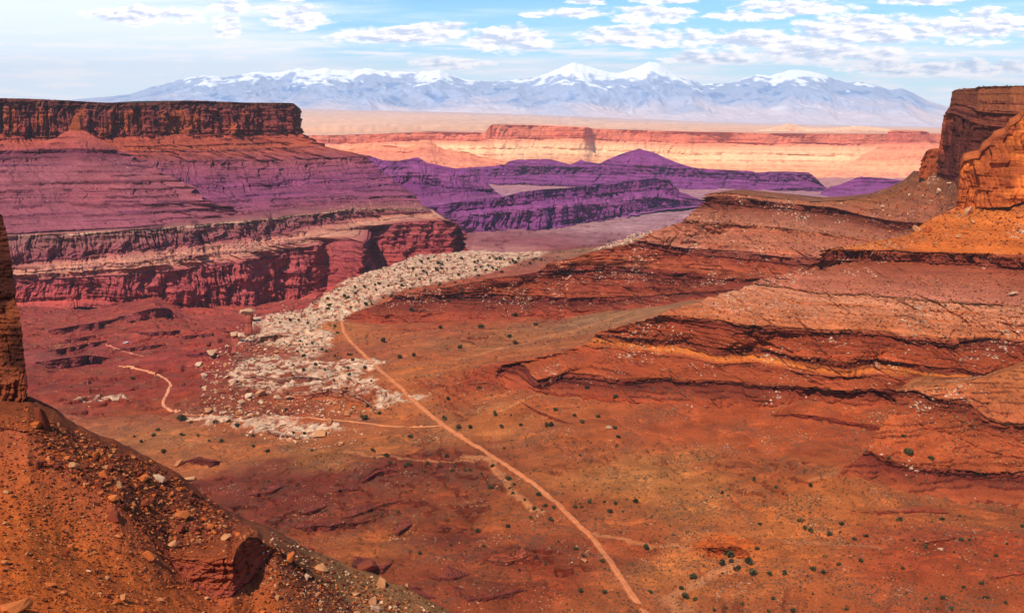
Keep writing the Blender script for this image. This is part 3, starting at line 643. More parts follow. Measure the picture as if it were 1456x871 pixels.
GREY, TAN, RED, ORG, DRK = C(161,107,73), C(171,113,78), C(156,70,38), C(187,91,35), C(103,39,28)
patch('hillside', [   # farther spur of the right hand slopes
    dict(p=[(1003,277),(1012,275),(1030,274),(1060,277),(1100,281),(1160,287),(1200,285),(1236,281),(1269,270),(1291,259),(1307,244),(1335,247),(1372,252),(1400,256)], D=[(1003,1890),(1100,1890),(1200,1830),(1236,1790),(1307,1690),(1330,1640),(1345,1590),(1360,1520),(1400,1370)], col=C(138,78,45), top=C(138,78,45), ro=.8, sm=2),
    dict(p=[(1001,279),(1012,278),(1030,279),(1070,282),(1137,291),(1183,294),(1220,304),(1237,308),(1275,314),(1313,317),(1350,322),(1400,330)], s=.52, n=40, ro=1.4, fl=2, lam=20, col=C(167,95,67), mbw=.12),
    dict(p=[(1000,288),(1012,289),(1030,291),(1070,294),(1137,299),(1200,308),(1240,318),(1270,328),(1313,323),(1350,330),(1400,338)], s=5, n=14, ro=1.4, fl=5, lam=14.0, cliff=.75, led=2, col=C(114,50,33), rk=C(108,46,34), sm=3),
    dict(p=[(972,312),(1000,316),(1040,318),(1113,323),(1170,330),(1230,338),(1290,344),(1400,352)], s=.62, n=34, ro=1.6, fl=1.6, lam=16, col=C(169,101,74), mbw=.12),
    dict(p=[(968,316),(1000,319),(1040,321),(1113,327),(1170,334),(1230,342),(1290,348),(1400,356)], s=2, n=6, ro=1.4, fl=3, lam=10, cliff=.35, col=C(167,86,57), rk=C(162,82,43)),
    dict(p=[(905,341),(960,350),(1000,354),(1060,359),(1130,364),(1200,366),(1290,370),(1400,378)], s=.6, n=40, ro=1.7, fl=1.6, lam=16, led=1, col=C(178,105,79), mbw=.12, rk=C(168,87,55)),
    dict(p=[(896,347),(960,358),(1000,364),(1060,370),(1130,376),(1200,380),(1290,384),(1400,390)], s=2.4, n=14, ro=1.6, fl=5, lam=12, led=2, cliff=.6, col=C(138,57,36), rk=C(116,46,35), sm=3),
    dict(p=[(846,357),(880,368),(960,379),(1000,383),(1060,388),(1100,390),(1200,396),(1400,410)], s=.6, n=34, ro=1.6, fl=3, lam=16, led=7, a=.05, b=.3, col=C(161,74,43), rk=C(147,60,37)),
    dict(p=[(768,382),(820,379),(870,378),(903,379),(971,385),(1020,394),(1087,394),(1200,404),(1400,420)], s=.5, n=12, ro=1.2, fl=4, lam=20, led=1, col=C(167,76,42), rk=C(129,50,35)),
    dict(p=[(764,387),(820,385),(870,384),(903,386),(971,392),(1020,400),(1087,400),(1200,410),(1400,426)], s=3.5, n=10, ro=1.4, fl=5, lam=14, cliff=.75, col=C(117,42,31), rk=C(112,43,34), sm=2),
    dict(p=[(560,420),(620,419),(680,416),(726,419),(780,422),(819,424),(873,424),(940,418),(1000,414),(1090,408),(1400,435)], s=.42, n=60, ro=1.4, fl=4, lam=24, led=9, a=.05, b=.35, col=C(158,68,40), rk=C(151,62,37)),
    dict(p=[(556,426),(620,427),(680,423),(726,428),(780,429),(819,433),(873,430),(930,420),(1000,416),(1090,410),(1400,436)], s=3.5, n=12, ro=1.4, fl=4, lam=20, cliff=.55, col=C(99,35,28), rk=C(99,36,29), sm=2),
    dict(p=[(478,456),(520,462),(600,458),(680,456),(760,453),(830,448),(900,441),(1000,425),(1090,414),(1400,442)], s=.34, n=40, ro=1.0, fl=3, lam=26, led=6, a=.05, b=.3, col=C(158,66,40), rk=C(151,62,37)),
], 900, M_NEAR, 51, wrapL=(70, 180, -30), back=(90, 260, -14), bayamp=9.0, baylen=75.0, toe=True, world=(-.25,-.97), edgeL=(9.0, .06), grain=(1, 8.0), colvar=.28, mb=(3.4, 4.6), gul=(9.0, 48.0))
patch('hillside', [   # nearer spur with the long orange ledges
    dict(p=[(1172,355),(1200,350),(1232,345),(1292,334),(1312,318),(1335,306),(1358,295),(1375,291),(1390,288),(1434,286),(1456,278),(1500,281),(1570,286)], D=[(1172,1215),(1232,1250),(1292,1295),(1358,1335),(1416,1302),(1456,1277),(1570,1182)], col=C(195,100,38), top=C(174,93,43), ro=.7, sm=2),
    dict(p=[(1168,356),(1200,354),(1250,355),(1330,358),(1400,360),(1456,362),(1570,368)], z=-165, n=50, ro=1.5, fl=1.4, lam=14, col=C(196,98,38), mbw=.12),
    dict(p=[(1166,372),(1200,371),(1250,371),(1330,375),(1400,378),(1456,384),(1570,392)], s=5, n=18, ro=1.4, fl=5, lam=10, led=3, cliff=.75, col=C(138,61,35), rk=C(119,48,35), sm=3),
    dict(p=[(1072,401),(1110,405),(1140,410),(1190,416),(1230,418),(1300,424),(1380,430),(1456,436),(1570,440)], z=-205, n=40, ro=1.6, fl=1.6, lam=13, col=C(177,101,76), mbw=.12),
    dict(p=[(1070,404),(1110,408),(1140,414),(1190,420),(1230,421),(1300,426),(1380,432),(1456,438),(1570,442)], s=2, n=6, ro=1.3, fl=3, lam=9, cliff=.3, col=C(196,123,87), rk=C(205,127,66)),
    dict(p=[(935,447),(970,449),(1010,453),(1060,462),(1120,465),(1200,470),(1250,470),(1300,477),(1340,482),(1400,481),(1456,484),(1570,488)], z=-235, n=66, ro=1.6, fl=2, lam=14, led=4, a=.05, b=.3, mbw=.5, col=C(187,101,58), rk=C(184,92,48)),
    dict(p=[(933,451),(970,455),(1010,461),(1060,469),(1120,472),(1200,476),(1250,476),(1300,484),(1340,490),(1400,488),(1456,491),(1570,495)], s=3, n=10, ro=1.4, fl=4, lam=10, cliff=.55, col=C(125,48,28), rk=C(119,43,28), sm=2),
    dict(p=[(847,474),(886,478),(930,482),(971,485),(1020,496),(1070,494),(1120,504),(1160,508),(1203,514),(1247,508),(1303,518),(1350,524),(1397,530),(1456,520),(1570,515)], z=[(847,-262),(1203,-259),(1456,-257),(1570,-256)], n=60, ro=1.4, fl=4, lam=18, led=9, a=.05, b=.35, col=C(169,74,36), rk=C(151,60,32)),
    dict(p=[(844,478),(886,483),(930,488),(971,491),(1020,503),(1070,500),(1120,511),(1160,515),(1203,521),(1247,515),(1303,524),(1350,530),(1397,535),(1456,526),(1570,520)], s=3, n=10, ro=1.3, fl=4, lam=12, cliff=.55, col=C(108,39,25), rk=C(103,38,26), sm=2),
    dict(p=[(840,483),(886,490),(930,496),(971,499),(1020,511),(1070,509),(1120,519),(1160,523),(1203,530),(1247,524),(1303,531),(1350,536),(1397,540),(1456,532),(1570,526)], s=1.0, n=8, ro=1.1, fl=4, lam=12, col=C(202,107,42)),
    dict(p=[(830,492),(886,499),(930,505),(971,508),(1020,519),(1070,518),(1120,526),(1160,530),(1203,537),(1247,532),(1303,538),(1350,542),(1397,545),(1456,538),(1570,531)], s=.5, n=8, ro=1.1, fl=3, lam=12, led=1, col=C(160,68,36), rk=C(130,52,36)),
    dict(p=[(712,520),(736,516),(748,520),(753,530),(762,540),(803,531),(846,534),(893,540),(943,538),(1000,540),(1100,548),(1200,552),(1300,552),(1400,556),(1456,548),(1570,540)], z=[(712,-292),(943,-285),(1200,-279),(1456,-272),(1570,-270)], n=60, ro=1.3, fl=5, lam=24, led=9, a=.05, b=.35, col=C(167,74,36), rk=C(162,68,35)),
    dict(p=[(710,524),(736,521),(748,527),(753,538),(762,547),(803,538),(846,541),(893,546),(943,542),(1000,543),(1100,551),(1200,555),(1300,555),(1400,560),(1456,552),(1570,544)], s=2.6, n=10, ro=1.2, fl=5, lam=14, cliff=.55, col=C(103,37,25), rk=C(101,38,26), sm=2),
    dict(p=[(700,536),(760,562),(803,566),(870,572),(940,576),(1000,580),(1100,578),(1200,578),(1300,580),(1400,600),(1456,600),(1570,595)], z=[(700,-308),(900,-305),(1100,-300),(1200,-296),(1300,-293),(1400,-298),(1456,-299),(1570,-296)], n=26, ro=1.0, fl=4, lam=24, led=1, col=C(163,72,38), rk=C(162,68,37)),
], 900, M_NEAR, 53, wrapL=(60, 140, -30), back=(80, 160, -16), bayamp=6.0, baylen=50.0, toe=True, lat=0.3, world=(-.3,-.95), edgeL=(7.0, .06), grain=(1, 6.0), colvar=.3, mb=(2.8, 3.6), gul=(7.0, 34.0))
patch('hillside', [   # nearest spur, at the right edge
    dict(p=[(1276,554),(1300,550),(1330,549),(1360,547),(1400,538),(1430,530),(1456,520),(1500,506),(1600,470)], D=[(1276,955),(1360,965),(1456,985),(1600,1010)], col=C(174,96,50), top=C(174,96,50), ro=.7, sm=2),
    dict(p=[(1279,556),(1300,555),(1333,566),(1373,567),(1385,580),(1403,594),(1430,602),(1456,605),(1500,600),(1600,580)], s=.55, n=50, ro=1.3, fl=2, lam=12, led=1, la=.5, col=C(177,89,50), rk=C(162,81,43), sm=3),
    dict(p=[(1278,560),(1300,561),(1333,574),(1373,576),(1383,589),(1401,603),(1430,611),(1456,615),(1500,610),(1600,590)], s=3, n=12, ro=1.4, fl=4, lam=8, cliff=.55, col=C(128,52,28), rk=C(116,46,28), sm=2),
    dict(p=[(1262,590),(1290,600),(1320,612),(1360,622),(1400,640),(1456,650),(1500,650),(1600,640)], s=.42, n=30, ro=1.3, fl=3, lam=14, led=4, a=.1, col=C(174,79,38), rk=C(151,62,32)),
    dict(p=[(1230,640),(1290,660),(1340,664),(1400,668),(1456,668),(1500,668),(1600,665)], s=.34, n=24, ro=1.1, fl=3, lam=16, led=3, a=.08, col=C(171,78,38), rk=C(155,65,34)),
    dict(p=[(1228,645),(1290,667),(1340,672),(1400,676),(1456,677),(1500,677),(1600,675)], s=2.5, n=8, ro=1.1, fl=4, lam=12, cliff=.55, col=C(114,40,26), rk=C(108,41,26), sm=2),
    dict(p=[(1180,680),(1290,705),(1340,710),(1400,716),(1456,720),(1500,722),(1600,725)], s=.22, n=18, ro=.8, fl=2, lam=20, col=C(169,78,40)),
], 480, M_NEAR, 55, wrapL=(45, 80, -30), back=(70, 120, -12), bayamp=4.0, baylen=40.0, toe=True, lat=0.45, world=(-.3,-.95), edgeL=(4.0, .06), grain=(1, 5.0), colvar=.3, mb=(2.0, 3.0), gul=(5.0, 26.0))

# --- the near slope on the left: dark tower, scree and an undercut ledge ------------------------
patch('cliff', [   # dark tower at the left edge; varnish and rim shade put into its colour
    dict(p=[(-160,296),(-60,298),(-20,300),(0,304),(3,306)], D=215, col=C(96,46,30), ro=.35, sm=2),
    dict(p=[(-160,330),(-60,330),(-20,330),(4,330),(9,331)], D=214, n=26, bk=.8, fl=1.1, lam=5, ro=.5, cliff=.5, col=C(98,46,30), rk=C(58,26,20), sm=2),
    dict(p=[(-160,372),(-60,372),(-20,372),(8,372),(15,373)], D=213, n=34, bk=.8, fl=1.1, lam=5, ro=.5, cliff=.5, col=C(92,42,28), rk=C(54,24,18), sm=2),
    dict(p=[(-160,420),(-60,420),(-20,420),(16,420),(22,421)], D=212.5, n=34, bk=.8, fl=1.1, lam=5, ro=.5, cliff=.5, col=C(92,42,28), rk=C(54,24,18), sm=2),
    dict(p=[(-160,462),(-60,462),(-20,462),(24,462),(30,463)], D=212, n=34, bk=.8, fl=1.2, lam=4, ro=.6, cliff=.45, col=C(100,46,30), rk=C(58,26,20), hl=C(150,74,40), sm=2),
    dict(p=[(-160,510),(-60,510),(-20,510),(29,510),(36,511)], D=211.5, n=34, bk=.8, fl=1.2, lam=4, ro=.6, cliff=.45, col=C(90,40,26), rk=C(52,24,18), hl=C(130,62,36), sm=2),
    dict(p=[(-160,546),(-60,546),(-20,546),(33,546),(40,548)], D=211, n=26, bk=.8, fl=1.2, lam=4, ro=.6, cliff=.45, col=C(96,42,28), rk=C(54,24,18), hl=C(140,68,40), sm=2),
    dict(p=[(-160,624),(-60,626),(-20,626),(38,618),(46,616)], D=210, n=50, bk=.8, fl=1.3, lam=4, ro=.7, cliff=.4, col=C(90,38,26), rk=C(52,22,18), hl=C(140,66,38), sm=2),
], 200, M_CLIFF, 61, wrapR=(-60, 70, 0), back=(-60, 70, 0), grain=(1, 2.2), colvar=.3)
SD1, SD2, SO, SB = C(118,56,30), C(150,70,34), C(196,88,30), C(206,96,32)  # shadow edge put into colour: dark upper scree, sunlit corner
patch('scree_slope', [
    dict(p=[(-260,545),(-100,560),(-20,566),(40,562),(75,578),(110,604),(170,628),(215,651),(255,673),(285,699),(310,716),(345,737),(372,745),(395,755),(420,768),(445,783),(470,790),(500,805),(530,815),(560,826),(600,846),(640,868),(700,903),(780,945)], D=[(-260,200),(40,215),(110,220),(215,226),(285,230),(345,230),(420,226),(520,218),(640,210),(780,204)], col=SD1, colR=C(120,78,46), ro=.5, sm=2),
    dict(p=[(-260,570),(-100,590),(-20,604),(40,612),(75,640),(110,668),(170,716),(215,762),(240,788),(260,792),(294,795),(322,790),(331,795),(334,784),(343,771),(351,763),(366,762),(374,771),(392,778),(442,818),(500,866),(560,900),(640,940),(780,1000)], D=[(-260,192),(40,196),(110,190),(170,186),(240,187),(294,186),(331,185),(345,190),(372,196),(440,205),(500,202),(640,192),(780,186)], n=110, ro=1.25, fl=.5, lam=6, led=1, la=.3, mbw=0, col=SD2, colR=C(128,86,52), rk=C(84,34,24), sm=1),
    dict(p=[(-260,572),(-100,592),(-20,606),(40,614),(75,642),(110,670),(170,718),(215,764),(238,792),(256,815),(280,833),(303,847),(324,848),(341,836),(356,825),(372,798),(394,782),(444,822),(502,869),(562,903),(640,943),(780,1003)], s=9, n=50, ro=.45, fl=.9, lam=3.0, led=6, a=.3, cliff=.4, col=C(158,74,44), colR=C(120,66,44), rk=C(150,66,52), sm=1),
    dict(p=[(-260,660),(-100,700),(-20,722),(40,742),(110,790),(215,845),(303,882),(360,880),(420,880),(500,905),(640,960),(780,1020)], D=[(-260,168),(40,168),(215,170),(303,176),(360,184),(500,190),(780,176)], n=90, ro=1.1, fl=.4, lam=6, mbw=0, col=C(188,90,36), colR=C(130,72,42), blend=True, sm=6),
    dict(p=[(-260,780),(-100,820),(0,842),(100,870),(215,905),(303,930),(400,955),(560,990),(780,1050)], D=[(-260,138),(0,138),(215,148),(400,160),(780,158)], n=110, ro=.9, fl=.3, lam=6, mbw=0, col=SB, sm=6),
    dict(p=[(-260,1000),(0,1030),(150,1060),(300,1100),(560,1150),(780,1200)], D=[(-260,98),(0,98),(300,108),(780,116)], n=50, ro=.5, mbw=0, col=SO, sm=6),
], 800, M_SCREE, 63, wrapR=(30, 30, -60), back=(35, 50, -80), grain=(1, 4.0), colvar=.3, mb=(1.0, 1.5))
# ================================================================ the ground: one sheet from below the overlook to the horizon
def rbf(ctrl, x, y, c=60.0):
    c0 = np.asarray(ctrl, float)
    def ph(ax, ay, bx, by): return np.sqrt((ax - bx) ** 2 + (ay - by) ** 2 + c * c)
    n = len(c0)
    A = np.zeros((n + 3, n + 3))
    A[:n, :n] = ph(c0[:, None, 0], c0[:, None, 1], c0[None, :, 0], c0[None, :, 1]) - np.eye(n) * 4.0
    A[:n, n] = 1; A[:n, n + 1] = c0[:, 0] / 1000; A[:n, n + 2] = c0[:, 1] / 1000
    A[n:, :n] = A[:n, n:].T
    b = np.zeros(n + 3); b[:n] = c0[:, 2]
    w = np.linalg.solve(A, b)
    out = w[n] + w[n + 1] * x / 1000 + w[n + 2] * y / 1000
    for i in range(n):
        out = out + w[i] * ph(x, y, c0[i, 0], c0[i, 1])
    return out
def P3(px, py, z): return PZ(px, py, z)
BENCH = [P3(*q) for q in [
    (930,900,-321),(915,871,-322),(840,760,-326),(760,690,-325),(640,605,-326),(560,530,-333),(485,455,-344),
    (500,430,-342),(540,395,-339),(590,366,-337),(640,364,-337),(700,363,-337),(790,362,-337),(880,345,-337),(960,322,-336),
    (450,470,-347),(420,500,-349),(380,540,-351),(350,575,-353),(520,600,-338),(430,600,-346),(250,590,-362),(120,600,-372),(60,580,-377),(150,600,-371),
    (250,650,-358),(400,660,-350),(550,690,-335),(450,740,-343),(600,800,-330),(700,871,-324),(500,900,-328),(350,760,-345),(250,720,-352),
    (1000,700,-319),(1000,850,-320),(1200,720,-312),(1200,850,-316),(1456,760,-304),(1456,850,-308),(900,640,-317),
    (880,446,-328),(800,480,-328),(700,490,-332),(640,470,-336),(700,575,-318),(1000,640,-317),(1100,630,-311)]]
BENCH += [(700.,1500.,-325.),(1000.,1500.,-320.),(450.,1800.,-330.),(1100.,900.,-305.),(1600.,1500.,-320.),(500.,2300.,-338.),(900.,2600.,-340.),(-400.,300.,-360.),(-300.,100.,-350.),(200.,200.,-325.),(600.,200.,-315.)]
CANYON = [P3(*q) for q in [
    (-60,440,-452),(30,436,-459),(100,436,-470),(200,440,-488),(300,446,-499),(447,422,-519),(500,408,-520),(560,380,-522),(650,362,-518),(730,350,-521),(800,326,-526),(900,306,-530),(1000,292,-536),
    (700,278,-540),(800,276,-542),(1000,287,-540),(1170,280,-545),
    (60,480,-432),(170,520,-404),(100,540,-398),(250,500,-432),(300,475,-462),(400,450,-492),(240,545,-394),(150,560,-386),(330,455,-482),(200,470,-448),(280,530,-408),(60,550,-392),(-60,560,-390)]]
CANYON += [(600.,2600.,-520.),(1100.,3300.,-530.),(-900.,1200.,-390.),(0.,9500.,-556.),(-4000.,9500.,-556.),(4500.,9500.,-556.),(2500.,5000.,-535.),(-2500.,4000.,-500.)]
# toes of the slopes hold the ground a little below them
toes = [tuple(p + np.array((0, 0, 0.8))) for p in TOES]
BENCH += toes
EDGE_PX = [(1010,312,-336),(960,319,-336),(900,337,-337),(845,353,-337),(790,356.5,-337),(740,358,-337),(700,358.5,-337),(640,359,-337),(604,361,-337),(590,362,-337),(575,368,-338),(560,375,-338),(540,381,-339),(520,388,-340),(500,396,-341),(480,402,-342),(484,411,-342),(470,418,-343),(455,425,-344),(440,432,-345),(418,437,-346),(400,438,-346),(368,440,-347),(349,443,-348),(352,453,-348),(372,460,-349),(364,472,-350),(332,476,-351),(326,481,-351),(342,490,-352),(332,505,-353),(308,520,-355),(300,545,-358),(285,562,-361),(262,586,-365),(230,594,-368),(150,596,-374),(90,590,-377),(30,584,-379),(-60,580,-381)]
EDGE = np.array([P3(*q)[:2] for q in EDGE_PX] + [(-1200, 700), (-1200, -200), (3000, -200), (3000, 3000), (1500, 3300)])
def seg_sd(poly, x, y, closed=True):
    d = np.full(x.shape, 1e9); ins = np.zeros(x.shape, bool)
    n = len(poly)
    for i in range(n if closed else n - 1):
        ax, ay = poly[i]; bx, by = poly[(i + 1) % n]
        ex, ey = bx - ax, by - ay
        t = np.clip(((x - ax) * ex + (y - ay) * ey) / (ex * ex + ey * ey + 1e-9), 0, 1)
        d = np.minimum(d, (x - ax - t * ex) ** 2 + (y - ay - t * ey) ** 2)
        if closed:
            c = (ay > y) != (by > y)
            ins ^= c & (x < ex * (y - ay) / (by - ay + 1e-12) + ax)
    d = np.sqrt(d)
    return np.where(ins, d, -d) if closed else d
def poly_px(pts, z): return np.array([P3(a, b, z)[:2] for a, b in pts])
# low scarps: (height, falloff behind the lip in metres, pixel polyline; the lip side is up the picture)
SCARPS = [
    (7, 60, -342, [(405,751),(425,757),(452,750),(470,752),(490,746),(506,749),(536,742)]),
    (4, 40, -345, [(424,735),(445,730),(466,722)]),
    (4, 40, -340, [(482,743),(515,733),(545,722),(578,717)]),
    (4, 30, -334, [(560,765),(574,758),(586,749)]),
    (7, 50, -340, [(505,692),(520,686),(536,676),(556,672),(566,676)]),
    (5, 35, -356, [(262,663),(280,657),(297,662),(316,663)]),
    (4, 30, -350, [(340,690),(385,685),(402,672)]),
    (6, 50, -333, [(500,813),(520,822),(545,820),(560,806)]),
    (5, 45, -327, [(640,833),(665,857),(715,848),(740,842),(752,843)]),
    (4, 40, -327, [(690,800),(722,803),(745,797),(756,792)]),
    (3, 30, -326, [(760,806),(800,800),(822,803)]),
    (3.5, 40, -330, [(640,738),(690,735),(740,737),(790,742)]),
    (3, 35, -322, [(735,570),(765,588),(800,602),(815,606)]),
    (2.5, 30, -326, [(665,545),(700,545),(726,556)]),
    (2.5, 25, -322, [(692,577),(730,578)]),
    (6, 40, -306, [(1103,588),(1135,590),(1170,595),(1203,602),(1247,610),(1290,617),(1320,626)]),
    (9, 45, -321, [(1000,783),(1022,786),(1048,781),(1062,790)]),
    (4, 40, -321, [(960,780),(1000,772),(1040,768),(1080,774),(1130,776)]),
    (4, 40, -312, [(1210,728),(1250,731),(1300,728),(1350,732)]),
    (4, 40, -306, [(1300,778),(1330,772),(1360,768)]),
    (5, 40, -308, [(1400,826),(1440,820),(1480,815)]),
    (8, 40, -352, [(352,536),(392,541),(432,538),(468,543)]),
    (10, 45, -352, [(395,560),(432,562),(470,556),(500,562),(520,575),(540,590)]),
    (6, 35, -361, [(360,610),(375,606),(386,612),(420,618),(452,620)]),
    (10, 50, -351, [(345,492),(372,482),(395,479),(412,482)]),
    (3, 30, -352, [(330,600),(300,597),(280,594)]),
    (3, 40, -338, [(540,660),(500,640),(470,634),(440,640)]),
]
SC_W = [(h, L, poly_px(p, z)) for h, L, z, p in SCARPS]
# rock steps of the canyon floor on the left
CSC = [(9, 60, -440, [(60,452),(100,446),(150,432),(172,428)]), (9, 60, -432, [(75,476),(110,470),(165,458),(200,448),(232,440),(250,452)]),
       (8, 60, -425, [(65,500),(100,497),(150,489),(165,485)]), (9, 50, -410, [(45,530),(85,525),(115,518),(150,512)]),
       (8, 60, -460, [(170,452),(205,446),(240,437),(252,450)]), (7, 60, -440, [(165,498),(200,493),(235,489)]), (6, 60, -450, [(255,482),(290,476),(330,472)]),
       (8, 70, -432, [(90,490),(130,482),(160,470)]), (5, 40, -398, [(190,540),(215,533),(240,536)])]
SC_W += [(h, L, poly_px(p, z)) for h, L, z, p in CSC]
def scarp_field(x, y):
    wx = x + 6 * fbm2(x / 40, y / 40, 2, 71); wy = y + 6 * fbm2(x / 40 + 9, y / 40, 2, 72) + 1.2 * fbm2(x / 9, y / 30, 2, 73)
    H = np.zeros_like(x); K = np.zeros_like(x)
    for h, L, pl in SC_W:
        x0, x1, y0, y1 = pl[:, 0].min() - 4 * L, pl[:, 0].max() + 4 * L, pl[:, 1].min() - 4 * L, pl[:, 1].max() + 4 * L
        m = (x > x0) & (x < x1) & (y > y0) & (y < y1)
        if not m.any(): continue
        px, py = wx[m], wy[m]
        d = np.full(px.shape, 1e9); sg = np.zeros(px.shape); tt = np.zeros(px.shape)
        n = len(pl) - 1
        for i in range(n):
            ax, ay = pl[i]; ex, ey = pl[i + 1] - pl[i]
            if ex < 0: ax, ay, ex, ey = pl[i + 1][0], pl[i + 1][1], -ex, -ey
            tr = ((px - ax) * ex + (py - ay) * ey) / (ex * ex + ey * ey)
            t = np.clip(tr, 0, 1)
            dd = (px - ax - t * ex) ** 2 + (py - ay - t * ey) ** 2
            c = ex * (py - ay) - ey * (px - ax)
            b = dd < d
            d = np.where(b, dd, d); sg = np.where(b, c, sg); tt = np.where(b, (i + np.clip(tr, -1, 2)) / n, tt)
        d = np.sqrt(d)
        e0 = np.clip(np.minimum((tt + 0.25) / 0.3, (1.25 - tt) / 0.3), 0, 1)
        endf = np.clip(1 - np.maximum(0, np.where((tt < 0) | (tt > 1), d, 0)) / (L * 0.6), 0, 1) * e0
        s_ = np.where(sg > 0, d, -d); wd_ = np.maximum(1.5, 0.9 * np.median(py) ** 2 / 532500.0)
        nz_ = fbm2(px / 10, py / 22, 3, 74)
        up = (0.5 * sstep(-wd_, 0, s_ + 1.5 * nz_) + 0.3 * sstep(-wd_, 0, s_ + 5 + 5 * nz_) + 0.2 * sstep(-wd_, 0, s_ + 11 + 8 * nz_)) * np.exp(-np.maximum(s_, 0) / L)
        H[m] = np.maximum(H[m], 0.55 * h * up * endf)
        K[m] = np.maximum(K[m], 0.5 * endf * np.where(sg > 0, np.exp(-d / 1.5), np.maximum(np.exp(-d / 3.0), 0.8 * np.exp(-((d - 6) / 2.0) ** 2))))
    return H, K
MAIN_ROAD = [(490,449),(484,453),(482,459),(484,466),(492,478),(507,494),(524,510),(545,530),(567,549),(590,571),(612,590),(635,607),(660,624),(690,641),(715,658),(740,674),(760,688),(775,700),(790,713),(805,728),(825,748),(843,765),(853,776),(861,789),(872,804),(882,820),(893,838),(905,855),(920,872),(940,896),(975,940)]
ROAD_XY = np.array([PZ(a, b, float(np.interp(b, [455, 530, 605, 690, 760, 871], [-344, -333, -326, -325, -326, -322])))[:2] for a, b in MAIN_ROAD])
def ground_z(x, y, want_attr=False):
    nb = 5 * fbm2(x / 160, y / 160, 4, 80) + 1.3 * fbm2(x / 32, y / 32, 4, 81)
    nc = 12 * fbm2(x / 190, y / 190, 5, 83)
    yc = np.minimum(y, 9000.0)
    zb = np.minimum(rbf(BENCH, np.clip(x, -650, 1700), np.clip(y, 150, 3600)), -255.0) + nb
    zc = np.clip(rbf(CANYON, np.clip(x, -4500, 4500), yc), -620.0, -370.0) + nc - np.clip(y - 8300.0, 0, 2600.0) * 0.17 - np.maximum(0, y - 10900.0) * 0.012
    sx = x + 16 * fbm2(x / 60, y / 60, 4, 90); sy = y + 16 * fbm2(x / 60 + 5, y / 60, 4, 91)
    sd = seg_sd(EDGE, sx, sy)
    pxr = 728 + F * x / np.maximum(y, 50.0) * 1.02
    Hc = np.interp(pxr, [230, 290, 330, 480, 560], [2, 8, 26, 26, 45]); sl = np.interp(pxr, [200, 290, 340, 480], [0.16, 0.32, 0.5, 0.55])
    o = np.maximum(0, -sd)
    cl = Hc * sstep(0, 7, o)
    zo = zb - cl - sl * o
    z = np.where(sd > 0, zb, np.maximum(zo, zc) + 0.0)
    cliff = ((sd < 0) & (o < 9)).astype(float) * np.clip(Hc / 20, 0, 1)
    # ledgy ground: thin level beds crop out where the soil is gone
    rk = sstep(0.05, 0.35, fbm2(x / 140, y / 140, 3, 95) + np.where((sd < 0) & (x < -150), 0.55, np.where(sd < 0, 0.1, 0.0)) + 0.5 * np.exp(-(((x + 150) / 170) ** 2 + ((y - 800) / 190) ** 2)) - 0.12 * (y < 1600) * (x > 60)) * (y < 5200)
    nr = (y < 1900) & (y > 480) & (x > -400) & (x < 260)
    rd = np.full(x.shape, 1e3)
    if nr.any(): rd[nr] = -seg_sd(ROAD_XY, x[nr], y[nr], False)
    rd = np.abs(rd)
    rk = rk * sstep(8, 26, rd)
    lowc = (sd < 0) & (x < -150)
    q = (z + np.where(lowc, 9.0, 2.5) * fbm2(x / 70, y / 70, 4, 97) + 1.0 * fbm2(x / 14, y / 14, 3, 98)) / np.where(sd < 0, 7.0, 2.8)
    fr = q - np.floor(q)
    e0_ = np.where(lowc, 0.92, 0.84); e1_ = np.where(lowc, 0.985, 0.965)
    stp = (sstep(e0_, e1_, fr) - fr) * np.where(sd < 0, 7.0, 2.8)
    z = z + 0.8 * rk * stp
    tr = rk * sstep(e0_ - 0.04, e0_ + 0.02, fr) * (1 - sstep(e1_, 1.0, fr)) * 1.7
    H, K = scarp_field(x, y)
    z = z + H
    dr = np.abs(fbm2(x / 75 + 9, y / 75, 4, 150))
    z = z - 1.6 * (1 - sstep(0.0, 0.10, dr)) * (y < 2400) * (sd > 0) * sstep(6, 20, rd) + 0.4 * fbm2(x / 6, y / 6, 3, 99) * (y < 2600)
    if want_attr: return z, sd, rk, np.clip(tr * 0.6 + K + cliff, 0, 1), H
    return z
WHITE1 = poly_px([(480,402),(500,396),(540,381),(575,368),(592,361),(640,358),(700,357),(790,355),(775,366),(740,376),(700,388),(640,402),(600,408),(570,415),(530,430),(498,441),(470,448),(452,466),(480,470),(470,490),(448,508),(425,506),(405,485),(380,480),(335,480),(330,474),(360,468),(372,458),(350,450),(347,440),(400,437),(440,430),(470,416),(486,410)], -343)
WHITE2 = poly_px([(318,540),(335,515),(360,505),(420,512),(470,520),(520,520),(560,528),(540,540),(510,548),(535,566),(560,588),(620,590),(600,602),(540,600),(520,585),(480,566),(440,566),(420,560),(395,562),(370,552),(340,552)], -352)
WHITE3 = poly_px([(255,592),(300,590),(350,600),(400,604),(440,616),(470,624),(490,640),(450,642),(400,640),(370,625),(330,612),(290,604)], -361)
WHITE4 = poly_px([(840,357),(860,346),(900,333),(950,318),(990,316),(940,332),(900,341),(870,352)], -337)
WHITE5 = poly_px([(100,566),(140,560),(180,560),(182,567),(130,570)], -385)
